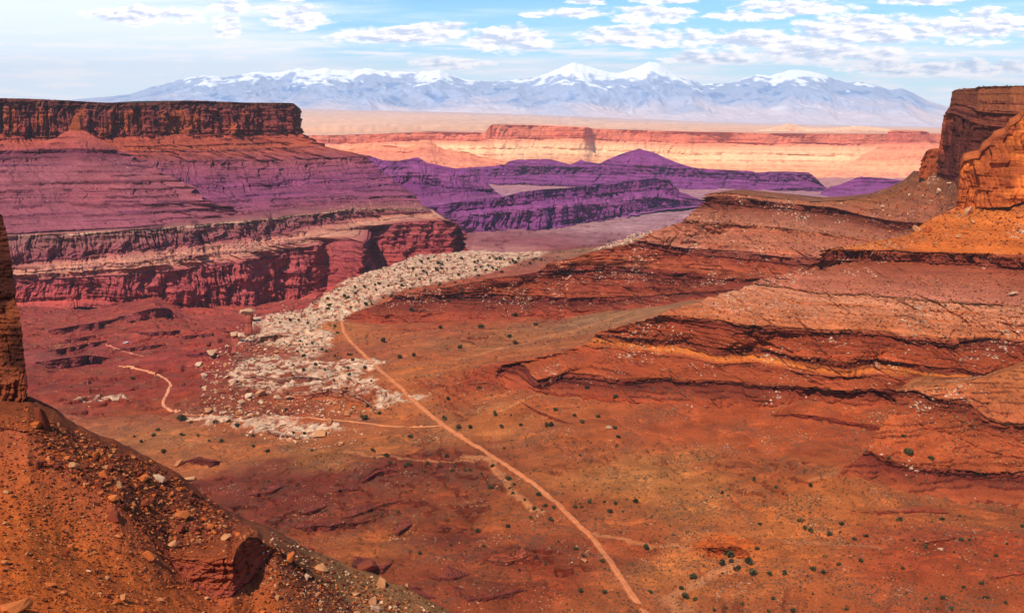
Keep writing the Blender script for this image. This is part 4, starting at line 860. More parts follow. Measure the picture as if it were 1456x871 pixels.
COLS = [  # base colours of soil and rock, by place
    (485,470,(186,104,66)),(600,470,(178,86,56)),(700,440,(176,80,54)),(760,500,(172,100,66)),(860,470,(160,108,84)),(960,430,(158,112,88)),(640,560,(186,100,58)),(560,600,(184,98,58)),
    (720,580,(178,78,48)),(800,600,(180,84,50)),(900,600,(178,82,48)),(700,640,(176,98,58)),(600,640,(172,96,58)),(850,680,(168,84,50)),(950,660,(166,76,46)),(1050,650,(172,78,46)),(1200,640,(176,78,46)),(1300,700,(168,76,46)),(1420,720,(164,82,50)),
    (900,720,(176,104,62)),(1000,760,(184,104,60)),(1100,780,(192,104,56)),(1250,790,(184,98,56)),(1400,790,(178,92,54)),(1100,850,(188,98,54)),(1300,850,(168,72,44)),(1440,850,(168,70,40)),(960,850,(190,108,64)),
    (860,830,(160,74,44)),(780,800,(166,80,48)),(760,860,(158,70,42)),(700,750,(164,84,48)),(620,720,(150,72,44)),(560,690,(120,50,40)),(540,740,(146,68,46)),(620,800,(128,56,40)),(700,830,(140,62,42)),(560,790,(170,90,50)),(650,870,(140,62,40)),
    (460,700,(130,54,42)),(400,700,(124,52,42)),(340,680,(128,56,44)),(460,740,(140,60,44)),(420,780,(150,74,46)),(300,650,(176,98,62)),(450,660,(162,94,58)),(200,610,(172,102,66)),(150,600,(174,98,70)),(350,640,(176,98,62)),
    (250,560,(160,80,58)),(200,560,(158,84,60)),(280,520,(150,62,56)),(220,520,(150,66,58)),(320,560,(156,72,52)),(400,590,(158,70,50)),(450,600,(180,92,58)),
    (100,545,(158,76,66)),(80,500,(140,62,62)),(150,490,(150,68,62)),(100,460,(146,72,84)),(200,470,(152,66,68)),(150,440,(150,70,84)),(260,470,(158,66,70)),(330,450,(176,78,78)),(300,430,(182,84,84)),(250,440,(176,80,80)),(430,430,(170,74,84)),
    (500,405,(164,92,116)),(550,385,(158,92,122)),(720,345,(186,116,126)),(770,335,(158,82,104)),(820,345,(146,66,76)),(850,330,(160,100,120)),(880,315,(190,138,160)),(950,298,(184,132,160)),(1000,290,(176,120,150)),(680,280,(172,116,158)),(620,300,(150,90,134)),(800,280,(172,120,160)),(1100,276,(176,124,160)),(700,268,(170,116,160)),
]
WASHES = [(4, .8, -332, [(660,655),(690,660),(703,667),(714,685),(720,700),(736,713),(747,728),(770,738)]), (3.5, .7, -326, [(842,758),(870,763),(903,773),(953,782),(985,790)]),
          (6, .85, -321, [(1050,790),(1030,806),(1000,818),(975,828),(950,842),(948,850),(965,862),(1000,880)]), (3, .6, -336, [(490,635),(530,648),(580,655),(640,664),(700,668)]),
          (4, .5, -336, [(700,612),(760,600),(850,606),(920,604),(960,612)]), (3, .5, -318, [(1090,770),(1180,776),(1260,790)]), (3, .55, -312, [(1150,690),(1230,672),(1290,650)]),
          (8, .6, -334, [(1080,412),(1000,432),(930,446),(860,462),(790,478),(700,505),(650,520)]), (3, .5, -341, [(560,480),(620,470),(690,452)])]
def build_ground():
    xr = (np.concatenate([np.arange(-70, 1530, 1.55)]) - 728) / F
    ext = np.array([1.02, 1.05, 1.1, 1.2, 1.4, 1.7, 2.2, 3.0, 4.5])
    xr = np.concatenate([(xr[0] * ext)[::-1], xr, xr[-1] * ext])
    rows = []
    py = 1400.0
    D = 355.0 / tanv(728, 1400.0)
    while D < 65000:
        rows.append(D)
        if D < 640: st = 0.03
        elif D < 2700: st = 0.95 * D * D / (355.0 * F) / D * 0.55
        elif D < 9000: st = 0.9 * D / (520.0 * F) * 1.1
        else: st = 0.05
        D *= 1 + min(st, 0.05)
    D = np.array(rows)
    Y, XR = np.meshgrid(D, xr, indexing='ij')
    X = XR * Y
    z, sd, rk, rock, H = ground_z(X.ravel(), Y.ravel(), True)
    sh = X.shape
    x, y = X.ravel(), Y.ravel()
    # colours
    ck, cc = [], []
    for a, b, c in COLS:
        zz = -350.0 if b > 440 else -500.0
        p = PZ(a, b, zz); ck.append((a, b)); cc.append(C(*c) * np.array((0.86, 0.83, 0.58), np.float32))
    # position in the picture-independent polar frame of the valley: azimuth ratio and log distance
    kx = np.array([PZ(a, b, -350.0 if b > 440 or (480 < a < 800 and b > 420) else -500.0) for a, b in ck])
    ku, kv = kx[:, 0] / kx[:, 1] * 3.0, np.log(kx[:, 1]) * 3.2
    wx = x + 40 * fbm2(x / 90, y / 90, 4, 110); wy = y + 40 * fbm2(x / 90 + 3, y / 90, 4, 111)
    u, v = wx / np.maximum(y, 50) * 3.0, np.log(np.maximum(wy, 50)) * 3.2
    acc = np.zeros((len(x), 3), np.float32); ws = np.zeros(len(x), np.float32)
    for i in range(len(ck)):
        w = (1.0 / ((u - ku[i]) ** 2 + (v - kv[i]) ** 2 + 0.004) ** 1.8).astype(np.float32)
        acc += w[:, None] * cc[i][None]; ws += w
    A = acc / ws[:, None]
    lc = (sstep(0, 40, -sd) * (x < -100) * (y < 2900))[:, None]
    A = A * (1 + lc * (np.array((1.16, 0.98, 0.80)) - 1))
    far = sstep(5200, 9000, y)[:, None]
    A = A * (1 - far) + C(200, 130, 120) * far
    n = fbm2(x / 26, y / 26, 5, 120)
    n2 = fbm2(x / 90, y / 45, 4, 121)
    A = A * (1 + 0.30 * n[:, None] + 0.22 * n2[:, None] * np.array((0.8, 1.2, 1.1)))
    dr = np.abs(fbm2(x / 75 + 9, y / 75, 4, 150))
    dl = (1 - sstep(0.0, 0.07, dr)) * (y < 2400) * (sd > 0)
    A = A * (1 + 0.22 * dl[:, None])
    A = A * (1 - 0.16 * rk[:, None] * np.array((0.7, 1.2, 1.0)))
    # pale sandy washes winding down the valley
    wx2 = x + 6 * fbm2(x / 30, y / 30, 4, 130); wy2 = y + 6 * fbm2(x / 30 + 3, y / 30, 4, 131)
    for hw, st, zz, pts in WASHES:
        pl = poly_px(pts, zz)
        mm = (x > pl[:, 0].min() - 40) & (x < pl[:, 0].max() + 40) & (y > pl[:, 1].min() - 40) & (y < pl[:, 1].max() + 40)
        dd = -seg_sd(pl, wx2[mm], wy2[mm], False)
        wm = np.zeros(len(x)); wm[mm] = (1 - sstep(hw * 0.5, hw * 1.3, np.abs(dd))) * st
        A = A * (1 - wm[:, None]) + C(196, 118, 70) * wm[:, None]
    # white rim sandstone
    wn = 18 * fbm2(x / 30, y / 30, 5, 140)
    white = np.zeros(len(x))
    near = (y > 700) & (y < 4000)
    for pl, soft, lo in ((WHITE1, 14, 0.05), (WHITE2, 9, -0.05), (WHITE3, 8, 0.0), (WHITE4, 14, 0.0), (WHITE5, 6, 0.0)):
        s = seg_sd(pl, x[near] + wn[near] * 0.9, y[near] + wn[near] * 0.9)
        pt = sstep(-0.32, 0.02, fbm2(x[near] / 13, y[near] / 13, 5, 141) + lo)
        white[near] = np.maximum(white[near], sstep(-soft * 0.4, soft, s) * pt)
    white = white * (1 - 0.85 * np.clip(rock * 1.3, 0, 1))
    wc = C(206, 163, 130)[None] * (1 + 0.22 * fbm2(x / 8, y / 8, 4, 143))[:, None]
    A = A * (1 - white[:, None]) + wc * white[:, None]
    sl = fbm2(x / 26 + 4, y / 15, 4, 145) * 4.0
    slq = np.floor(sl) + sstep(0.78, 1.0, sl - np.floor(sl))
    z = z + white * (1.5 + 1.1 * slq + 0.5 * fbm2(x / 6, y / 6, 3, 146)) * (y < 3200)
    ob = np.zeros(len(x)); p_ = PZ(1030, 782, -321.0); q_ = ((x - p_[0]) / 26) ** 2 + ((y - p_[1] - 6) / 22) ** 2
    ob = (1 - sstep(0.3, 1.2, q_)) * 0.8
    A = A * (1 - ob[:, None]) + C(206, 92, 28) * ob[:, None]
    # rock faces of the small scarps: dark rock plus painted overhang shade
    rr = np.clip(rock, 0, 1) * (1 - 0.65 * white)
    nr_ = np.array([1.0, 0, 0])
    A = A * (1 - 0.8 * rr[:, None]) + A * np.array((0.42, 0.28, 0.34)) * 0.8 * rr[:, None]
    A = np.clip(A, 0.004, 0.95)
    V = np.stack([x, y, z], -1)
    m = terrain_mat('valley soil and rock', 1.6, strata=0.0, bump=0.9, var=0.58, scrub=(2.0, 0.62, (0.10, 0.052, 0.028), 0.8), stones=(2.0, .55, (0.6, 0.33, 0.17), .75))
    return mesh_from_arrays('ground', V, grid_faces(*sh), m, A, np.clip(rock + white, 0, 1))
ground = build_ground()

# ---------------------------------------------------------------- dirt roads laid on the ground
def on_ground(px, py, z0=-340.0):
    z = np.full(np.shape(px), z0, float)
    for _ in range(14):
        p = PZ(px, py, z)
        z = z * 0.4 + 0.6 * ground_z(p[..., 0], p[..., 1])
    return PZ(px, py, z)
def spline(pts, n):
    p = np.asarray(pts, float)
    s = np.concatenate([[0], np.cumsum(np.linalg.norm(np.diff(p, axis=0), axis=1))])
    q = np.linspace(0, s[-1], n)
    out = np.stack([np.interp(q, s, p[:, k]) for k in range(p.shape[1])], 1)
    w = max(3, n // 40)
    for _ in range(2):
        o2 = blur1(out, w); o2[0], o2[-1] = out[0], out[-1]; out = o2
    return out
def road(name, pts, width, z0, col, seed, n=420, across=7, mat=None):
    pp = spline(pts, n)
    P = on_ground(pp[:, 0], pp[:, 1], z0)
    P = np.stack([blur1(blur1(P[:, k], max(9, n // 30)), max(9, n // 30)) for k in range(3)], 1)
    T = np.gradient(P[:, :2], axis=0); T /= np.linalg.norm(T, axis=1, keepdims=True) + 1e-9
    N = np.stack([-T[:, 1], T[:, 0]], 1)
    S = np.concatenate([[0], np.cumsum(np.linalg.norm(np.diff(P[:, :2], axis=0), axis=1))])
    wv = width * (1 + 0.45 * fbm2(S / 16, 0 * S, 4, seed)) / 2
    wob = 0.5 * fbm2(S / 25, 0 * S + 4, 3, seed + 3)
    k = np.linspace(-1, 1, across)
    X = P[:, None, 0] + N[:, None, 0] * (k[None] * wv[:, None] + wob[:, None])
    Y = P[:, None, 1] + N[:, None, 1] * (k[None] * wv[:, None] + wob[:, None])
    Zg = ground_z(X.ravel(), Y.ravel()).reshape(X.shape)
    Zc = blur1(Zg.mean(1), 9)[:, None]
    Z = np.maximum(Zg, Zc - 0.3) + 0.35 - 0.5 * np.abs(k[None]) ** 4
    a = np.zeros(X.shape + (3,), np.float32); a[:] = col
    rut = (1 + 0.2 * np.cos(k * 3.0 * np.pi)[None, :, None] * -1) * (1 - 0.25 * np.abs(k)[None, :, None] ** 3)
    a = a * rut * (1 + 0.2 * fbm2(X / 6, Y / 6, 4, seed + 5))[..., None]
    return mesh_from_arrays(name, np.stack([X, Y, Z], -1).reshape(-1, 3), grid_faces(*X.shape), mat, a.reshape(-1, 3), np.zeros(X.size))
M_ROAD = terrain_mat('packed road dirt', 1.5, strata=0.0, bump=0.4, var=0.25)
road('dirt_road', MAIN_ROAD, 6.0, -335, C(208, 120, 72), 1, n=900, mat=M_ROAD)
road('dirt_road', [(168,520),(190,523),(212,528),(232,536),(242,544),(243,550),(236,562),(231,572),(233,578),(242,583),(256,589)], 4.6, -390, C(222, 140, 98), 2, mat=M_ROAD)
road('dirt_track', [(256,589),(300,590.5),(350,592),(400,592.5),(440,594),(480,597),(520,601),(545,605),(590,607),(612,606),(632,604)], 3.0, -352, C(214, 132, 84), 3, mat=M_ROAD)
road('dirt_track', [(150,492),(163,494),(176,499),(190,503),(208,507)], 3.0, -425, C(214, 128, 98), 4, n=120, mat=M_ROAD)

# ---------------------------------------------------------------- bedded rock ledges cropping out of the valley floor
M_LEDGE = terrain_mat('ledge rock', 1.6, strata=0.30, bump=0.9, var=0.5, strata_h=1.6)
def ledge(pts, h, z0, col, rk, seed, top=None, L=45.0):
    p = np.array(pts, float)
    xs = np.linspace(p[0, 0], p[-1, 0], 15)
    ys = np.interp(xs, p[:, 0], p[:, 1])
    hh = h * np.clip(np.minimum(np.arange(15), 14 - np.arange(15)) / 4.0 + 0.12, 0.12, 1.0)
    P = on_ground(xs, ys + hh, z0)
    D = P[:, 1]
    hm = float(h * D.mean() / F)
    cols = int(max(60, (p[-1, 0] - p[0, 0]) * 1.6))
    ca, cb = C(*col), C(*rk)
    tp = C(*(top or col))
    patch('rock_ledge', [
        dict(p=list(zip(xs, ys)), D=list(zip(xs, D + 0.6)), col=tp, top=tp, ro=.5, sm=2),
        dict(p=list(zip(xs, ys + hh)), D=list(zip(xs, D)), n=22, led=3, la=.9, a=.5, fl=hm * .22, lam=max(3.0, hm * .7), bk=.8, ro=.5, cliff=.55, col=ca, rk=cb, sm=2),
        dict(p=list(zip(xs, ys + hh * 1.25 + 1.0)), s=.55, n=6, ro=.5, col=ca, sm=2),
        dict(p=list(zip(xs, ys + hh * 1.25 + 3.0)), s=1.5, n=3, ro=.3, col=ca, sm=2),
    ], cols, M_LEDGE, seed, back=(-L * .2, L, -hm - L * .10), world=(-.25, -.97), mb=(hm * .14, hm * .3), gul=(hm * .5, hm * 2.2), grain=(1, 3.0), colvar=.3,
      wrapL=(L * .1, L * .5, -hm), wrapR=(-L * .1, L * .5, -hm))
MR, MK = (132,56,40), (92,38,30)
CR, CK = (158,70,60), (104,46,50)
for k_, (pts, h, z0, col, rk, top, L) in enumerate([
    ([(38,430),(80,424),(130,420),(172,418)], 8, -450, CR, CK, None, 60), ([(62,470),(110,462),(160,454),(172,452)], 11, -440, CR, CK, None, 60),
    ([(168,450),(195,444),(215,438),(240,437),(256,453)], 15, -465, (166,70,60), CK, None, 60), ([(60,500),(95,494),(130,487),(152,484)], 8, -430, CR, CK, None, 55),
    ([(165,497),(200,492),(235,489)], 6, -430, CR, CK, None, 50), ([(48,515),(90,509),(125,504),(156,508)], 15, -415, (140,58,52), (96,40,46), None, 55),
    ([(185,471),(225,472),(265,468)], 7, -450, CR, CK, None, 50), ([(250,478),(290,474),(330,470)], 7, -465, CR, CK, None, 50), 
    ([(75,486),(110,480),(150,474)], 6, -435, CR, CK, None, 50), ([(262,505),(290,500),(315,503)], 6, -420, (150,62,54), CK, None, 45),
    ([(404,745),(425,750),(450,746),(470,747),(490,742),(506,744),(536,737)], 8, -342, MR, MK, None, 40), ([(424,731),(445,726),(466,718)], 5, -344, MR, MK, None, 35),
    ([(482,738),(515,728),(545,716),(578,710)], 4, -339, MR, MK, None, 35), ([(560,760),(574,752),(586,744)], 6, -334, MR, MK, None, 30), ([(505,688),(520,681),(536,671),(556,667),(568,671)], 6, -339, (136,52,40), MK, None, 35),
    ([(262,656),(280,651),(297,655),(316,656)], 8, -355, MR, MK, None, 40), ([(500,803),(520,808),(545,808),(560,798)], 8, -332, MR, MK, None, 35), ([(640,828),(665,852),(715,845),(740,838),(752,839)], 6, -326, MR, MK, None, 35),
    ([(690,796),(722,799),(745,792),(756,787)], 5, -326, (158,72,44), MK, None, 30), ([(560,850),(590,846),(620,850)], 5, -328, MR, MK, None, 30), ([(600,820),(640,822),(670,815)], 4, -328, MR, MK, None, 30),
    ([(350,704),(385,698),(405,690)], 5, -348, MR, MK, None, 35), ([(470,700),(490,694),(512,696)], 4, -340, MR, MK, None, 30),
    ([(1095,590),(1135,588),(1170,592),(1203,598),(1247,605),(1290,612),(1322,622)], 7, -304, (166,68,36), (116,44,30), None, 40), ([(735,567),(765,584),(800,598),(815,602)], 4, -322, (170,76,44), (120,48,34), None, 30),
    ([(996,778),(1022,777),(1048,775),(1066,786)], 12, -320, (196,84,26), (130,52,26), (204,92,30), 35), ([(1300,774),(1330,768),(1360,764)], 5, -306, (172,78,42), (120,48,32), None, 30),
    ([(1400,822),(1440,816),(1480,811)], 5, -308, (168,70,38), (116,44,30), None, 30), ([(1210,726),(1250,728),(1300,726),(1350,729)], 3, -310, (168,72,40), (120,46,32), None, 30),
    ([(660,545),(700,543),(728,555)], 3, -326, (178,84,50), (130,54,36), None, 30),
    ([(340,537),(365,533),(392,538),(432,534),(468,540)], 8, -350, (150,66,50), (120,50,42), (206,163,130), 50), ([(395,557),(432,557),(470,551),(500,556),(520,570),(540,585)], 12, -348, (178,94,50), (140,64,40), (206,163,130), 50),
    ([(345,487),(372,478),(395,475),(412,478)], 9, -351, (160,76,58), (120,54,46), (206,163,130), 45), ([(363,613),(376,608),(388,614),(420,620),(450,622)], 5, -350, (120,56,44), (90,40,34), (200,156,124), 35)]):
    ledge(pts, h, z0, col, rk, 200 + k_, top, float(L))
# ================================================================ things on the land: rocks, shrubs, pillars, vehicles
bpy.context.view_layer.update()
DG = bpy.context.evaluated_depsgraph_get()
def hit(px, py, names=None):
    d = Vector([float(v) for v in ray(px, py)]).normalized()
    ok, p, n, i, o, m = SC.ray_cast(DG, Vector((0, 0, 0)), d)
    if not ok: return None
    if names and o.name.split('.')[0] not in names: return None
    if n.dot(d) > 0: n = -n
    return p, n, o.name.split('.')[0]
RND = random.Random(5)
def soft_mat(name, col, var=0.3, size=0.5, bump=0.5, pale=None, info=True):
    m, t = new_mat(name)
    tc = t.n('ShaderNodeTexCoord').outputs['Object']
    pos = t.n('ShaderNodeNewGeometry').outputs['Position']
    n1 = t.noise(pos, 1.0 / size, 5, 0.62)
    n2 = t.noise(pos, 0.18 / size, 3, 0.6)
    f = t.m('MULTIPLY', t.m('MULTIPLY_ADD', n1, var * 2.4, 1 - var * 1.2), t.m('MULTIPLY_ADD', n2, var * 1.6, 1 - var * 0.8))
    fv = t.n('ShaderNodeCombineXYZ', ins={0: f, 1: f, 2: f}).outputs[0]
    c = t.mix(1.0, tuple(col) + (1.0,), fv, 'MULTIPLY')
    if pale is not None:
        rd = t.n('ShaderNodeObjectInfo').outputs['Random']
        c = t.mix(t.m('MULTIPLY', rd, 0.8), c, t.mix(1.0, tuple(pale) + (1.0,), fv, 'MULTIPLY'))
    b = t.n('ShaderNodeBsdfPrincipled', ins={'Base Color': c, 'Roughness': 0.92, 'Specular IOR Level': 0.15})
    bp = t.n('ShaderNodeBump', ins={'Strength': bump, 'Distance': 1.0, 'Height': t.m('MULTIPLY', n1, size * 0.5)})
    t.t.links.new(bp.outputs[0], b.inputs['Normal'])
    t.n('ShaderNodeOutputMaterial', ins={0: b.outputs[0]})
    return m
RM = {
    'orange': soft_mat('orange sandstone', C(178, 84, 36), pale=C(206, 112, 54), size=0.4),
    'red': soft_mat('dark red sandstone', C(104, 44, 28), pale=C(140, 62, 36), size=0.4),
    'tan': soft_mat('tan sandstone', C(178, 108, 62), pale=C(204, 144, 98), size=0.5),
    'white': soft_mat('pale rim sandstone', C(196, 146, 108), pale=C(220, 178, 144), size=1.2),
    'pink': soft_mat('pale pink sandstone', C(188, 116, 106), pale=C(212, 148, 132), size=1.5),
}
import bmesh
def rock_bm(seed, n=16, flat=0.75):
    r = random.Random(seed)
    bm = bmesh.new()
    for _ in range(n):
        v = Vector((r.gauss(0, 1), r.gauss(0, 1), r.gauss(0, 1))).normalized() * r.uniform(0.85, 1.08)
        q = 0.55
        v = Vector((max(-q, min(q, v.x * 0.75)), max(-q, min(q, v.y * 0.75)), max(-q * 0.9, min(q * 0.9, v.z * 0.75)))) * 1.0
        bm.verts.new(v)
    res = bmesh.ops.convex_hull(bm, input=bm.verts)
    bmesh.ops.delete(bm, geom=[g for g in res['geom_interior'] if isinstance(g, bmesh.types.BMVert)], context='VERTS')
    return bm
def rock_arrays(seed, n=9):
    bm = rock_bm(seed, n); bmesh.ops.triangulate(bm, faces=bm.faces)
    bm.verts.ensure_lookup_table(); bm.verts.index_update()
    v = np.array([q.co[:] for q in bm.verts]); f = np.array([[q.index for q in fc.verts] for fc in bm.faces]); bm.free()
    return v, f
ROCKS = {}
for key in RM:
    ROCKS[key] = []
    for s in range(9):
        bm = rock_bm(100 + s * 7 + len(key), 11 if key in ('white', 'tan', 'pink') else 16)
        bmesh.ops.bevel(bm, geom=list(bm.edges), offset=0.025, segments=1, affect='EDGES', profile=0.6)
        bmesh.ops.triangulate(bm, faces=bm.faces)
        bmesh.ops.subdivide_edges(bm, edges=[e for e in bm.edges if e.calc_length() > 0.25], cuts=1)
        r = random.Random(s)
        for v in bm.verts:
            p = v.co * 3.0
            k = 0.05 * float(fbm3(np.array([p.x + s * 9]), np.array([p.y]), np.array([p.z]), 3)[0])
            v.co += v.co.normalized() * k
        me = bpy.data.meshes.new('boulder'); bm.to_mesh(me); bm.free()
        me.materials.append(RM[key]); ROCKS[key].append(me)
def tag(o, label, cat, group=None):
    o['label'] = label; o['category'] = cat
    if group: o['group'] = group
    return o
N_BOULDER = [0]
def boulder(px, py, w, h, key, label, group=None, sink=0.25, names=None, rot=None, tilt=0.25):
    """w, h: apparent size in photograph pixels."""
    r = hit(px, py + h * 0.35, names)
    if r is None: return None
    p, n, nm = r
    sc = p.y / F / CP
    W, H = w * sc, h * sc
    o = bpy.data.objects.new('boulder', RND.choice(ROCKS[key])); COL.objects.link(o)
    o.scale = (W * 1.0, W * RND.uniform(0.75, 1.1), H * 1.1)
    o.rotation_euler = (RND.uniform(-tilt, tilt), RND.uniform(-tilt, tilt), RND.uniform(0, 6.28) if rot is None else rot)
    o.location = p + Vector((0, 0, H * (0.5 - sink)))
    N_BOULDER[0] += 1
    return tag(o, label, 'boulder', group)
def inpoly(px, py, poly):
    ins = False
    for i in range(len(poly)):
        ax, ay = poly[i]; bx, by = poly[(i + 1) % len(poly)]
        if (ay > py) != (by > py) and px < (bx - ax) * (py - ay) / (by - ay) + ax: ins = not ins
    return ins
def scatter(poly, n, rnd):
    xs, ys = [p[0] for p in poly], [p[1] for p in poly]
    out = []
    while len(out) < n:
        q = (rnd.uniform(min(xs), max(xs)), rnd.uniform(min(ys), max(ys)))
        if inpoly(q[0], q[1], poly): out.append(q)
    return out

# --- boulders that the photograph shows one by one ----------------------------------------------
SPECIAL = [
    (57,592,17,36,'red','upright brown slab of rock leaning at the foot of the dark tower'),
    (255,657,16,10,'tan','pale flat-topped boulder sticking out on the scree skyline'),
    (226,678,17,12,'white','whitish block below the pale flat-topped boulder on the scree'),
    (271,680,18,8,'tan','long pale boulder on the scree edge right of the whitish block'),
    (201,677,18,12,'orange','rounded orange boulder left of the whitish block on the scree'),
    (169,688,10,12,'tan','upright tan block on the scree among orange stones'),
    (146,675,14,13,'orange','orange-brown boulder in the dark upper scree'),
    (247,773,13,15,'tan','bright tan egg-shaped boulder left of the rock ledge'),
    (322,763,15,9,'tan','tan wedge-shaped boulder lying alone on top of the undercut ledge'),
    (258,731,21,10,'orange','long orange boulder tilted on the scree above the ledge'),
    (256,752,15,13,'red','dark red boulder just above the bright tan egg-shaped one'),
    (211,788,18,15,'orange','orange boulder wedged in the gully left of the rock ledge'),
    (126,812,7,7,'white','small round white stone on the bright orange sand'),
    (71,829,15,8,'orange','square-cut orange block on the sandy corner slope'),
    (163,733,18,12,'red','brown boulder with a dark underside in the middle of the scree'),
    (56,660,12,12,'red','rounded brown boulder in the dark scree below the tower'),
    (95,786,8,11,'red','upright dark reddish stone on the orange sand'),
    (153,821,7,8,'tan','small pinkish stone right of the round white one'),
    (165,853,11,9,'orange','flat orange stone low on the sandy slope'),
    (176,849,12,12,'tan','pale brown stone beside the flat orange stone'),
    (16,862,44,14,'orange','broad orange slab in the bottom corner of the scree'),
    (412,790,15,11,'orange','orange cube-like boulder on the grey-green gully slope'),
    (455,806,20,12,'tan','tan broken outcrop on the gully slope below the ledge'),
    (524,803,28,16,'red','dark red flat-topped block on the valley side of the gully'),
    (546,826,20,16,'tan','pale-topped boulder with a dark hollow beneath it'),
    (577,832,10,6,'tan','small flat pale stone right of the hollowed boulder'),
    (529,851,13,12,'tan','pale squarish boulder near the bottom edge'),
    (536,864,15,11,'white','whitish boulder group stone at the bottom edge of the gully'),
    (506,843,12,8,'tan','slanting pale slab left of the squarish pale boulder'),
    (399,578,13,15,'tan','biggest tan boulder above the thin track'),
    (371,559,14,10,'tan','large tan block tucked under the pale rock shelf'),
    (395,565,12,8,'white','whitish block beside the biggest tan boulder'),
    (411,565,11,7,'white','whitish rounded block right of its twin under the shelf'),
    (332,540,11,9,'white','pale square block fallen from the pale shelf'),
    (356,562,11,9,'white','small pale block left of the large tan one under the shelf'),
    (343,572,10,9,'white','pale block on the red slope above the track'),
    (469,598,9,11,'tan','upright tan boulder standing beside the thin track'),
    (456,616,17,9,'tan','broad tan slab on the pale flat below the track'),
    (290,534,9,9,'white','isolated pale block on the dark red slope'),
    (296,583,12,9,'tan','tan boulder at the start of the thin track'),
    (301,500,12,7,'white','pale block high on the slope left of the pillars'),
    (283,517,11,7,'white','pale block at the left end of the fallen block field'),
    (296,488,7,7,'red','dark round boulder left of the lower pillar'),
    (1376,299,14,16,'tan','stacked tan boulder under the columned buttress'),
    (1303,325,11,9,'tan','tan boulder on the saddle below the right hand cliff'),
    (1319,326,13,9,'orange','orange boulder on the saddle right of the tan one'),
    (1363,336,8,6,'tan','small tan block on the orange talus'),
    (1440,417,11,7,'white','pale block on the tan slope at the right edge'),
    (1360,437,7,6,'tan','small tan block on the slope below the dark band'),
    (1336,270,9,7,'white','whitish block on the grey talus below the cliff'),
    (1350,262,8,7,'white','pale block at the cliff foot above the grey talus'),
    (866,607,9,5,'white','white stone beside a bush on the red flat'),
    (830,796,9,6,'tan','pale stone with a bush left of the dirt road'),
    (1337,779,7,4,'white','white flat stone on the right hand valley floor'),
]
for q in SPECIAL:
    boulder(*q[:6])
SCR = [(45,600),(110,615),(215,660),(310,722),(340,760),(240,785),(160,715),(60,660)]
LOW = [(0,640),(60,680),(170,745),(240,800),(330,860),(400,871),(0,871)]
GUL = [(372,775),(385,756),(420,773),(470,796),(530,820),(600,850),(640,871),(400,871),(372,830)]
def many(poly, n, keys, wr, label, group, seed, names, hr=(0.55, 0.9)):
    r = random.Random(seed)
    for px, py in scatter(poly, n, r):
        w = wr[0] + (wr[1] - wr[0]) * r.random() ** 2.2
        boulder(px, py, w, w * r.uniform(*hr), r.choice(keys), label, group, names=names)
many(SCR, 62, ['orange', 'red', 'red', 'orange', 'tan'], (5, 13), 'angular boulder strewn over the dark scree slope', 'boulders on the dark scree', 1, ('scree_slope',))
many(LOW, 48, ['orange', 'orange', 'tan', 'red'], (4, 10), 'orange stone lying on the sandy corner slope', 'stones on the orange sand', 2, ('scree_slope',))
many(GUL, 26, ['tan', 'red', 'white'], (4, 10), 'tan stone on the grey-green gully slope', 'stones in the gully', 3, ('scree_slope', 'ground'))
BLK = [(300,500),(330,488),(372,480),(405,486),(420,505),(360,508),(330,520),(318,545),(350,565),(395,566),(470,566),(520,585),(470,594),(330,590),(262,590),(285,560)]
many(BLK, 62, ['white', 'white', 'tan'], (4, 10), 'pale block fallen from the pale rock shelf onto the red slope', 'fallen pale blocks', 4, ('ground', 'rock_ledge'), (0.4, 0.75))
many([(262,592),(300,594),(380,600),(470,604),(560,612),(480,636),(400,636),(300,612)], 20, ['white', 'tan'], (4, 9), 'low pale rock on the flat below the thin track', 'pale rocks below the track', 5, ('ground', 'rock_ledge'), (0.4, 0.6))
many([(1230,285),(1300,262),(1360,262),(1355,300),(1300,318),(1240,300)], 14, ['white', 'tan'], (3, 7), 'pale block resting on the grey talus of the cliff', 'talus blocks', 6, ('hillside',))
many([(1320,325),(1400,300),(1456,300),(1456,352),(1190,350)], 16, ['orange', 'tan'], (3, 8), 'orange block resting on the orange talus', 'orange talus blocks', 7, ('hillside',))

# --- rubble too fine to count --------------------------------------------------------------------
TPL = [rock_arrays(900 + k, 8) for k in range(6)]
def merged(name, items, mats, kind='stuff'):
    """items: (location, size xyz, yaw, template, material index): one mesh."""
    Vs, Fs, Ms, n0 = [], [], [], 0
    for p, sz, yaw, (tv_, tf_), mi in items:
        c, s_ = math.cos(yaw), math.sin(yaw)
        v = tv_ * np.array(sz)
        v = np.stack([v[:, 0] * c - v[:, 1] * s_, v[:, 0] * s_ + v[:, 1] * c, v[:, 2]], 1) + np.array(p)
        Vs.append(v); Fs.append(tf_ + n0); Ms.append(np.full(len(tf_), mi)); n0 += len(v)
    if not Vs: return None
    V, Fq, M = np.concatenate(Vs), np.concatenate(Fs), np.concatenate(Ms)
    o = mesh_from_arrays(name, V, Fq, mats[0], smooth=False, kind=kind)
    for m in mats[1:]: o.data.materials.append(m)
    o.data.polygons.foreach_set('material_index', M.astype(np.int32))
    return o
def rubble(name, label, specs, mats, seed):
    r = random.Random(seed); items = []
    for poly, n, wr, mix_, names in specs:
        for px, py in scatter(poly, n, r):
            h = hit(px, py, names)
            if h is None: continue
            if name == 'scree_rubble' and h[1].z < 0.45: continue
            p = h[0]; w = (wr[0] + (wr[1] - wr[0]) * r.random() ** 3) * p.y / F
            items.append((p + Vector((0, 0, w * 0.12)), (w, w * r.uniform(.6, 1.1), w * r.uniform(.4, .8)), r.uniform(0, 6.28), r.choice(TPL), r.choice(mix_)))
    o = merged(name, items, mats)
    if o: tag(o, label, 'rubble')
ALLM = [RM['orange'], RM['red'], RM['tan'], RM['white'], RM['pink']]
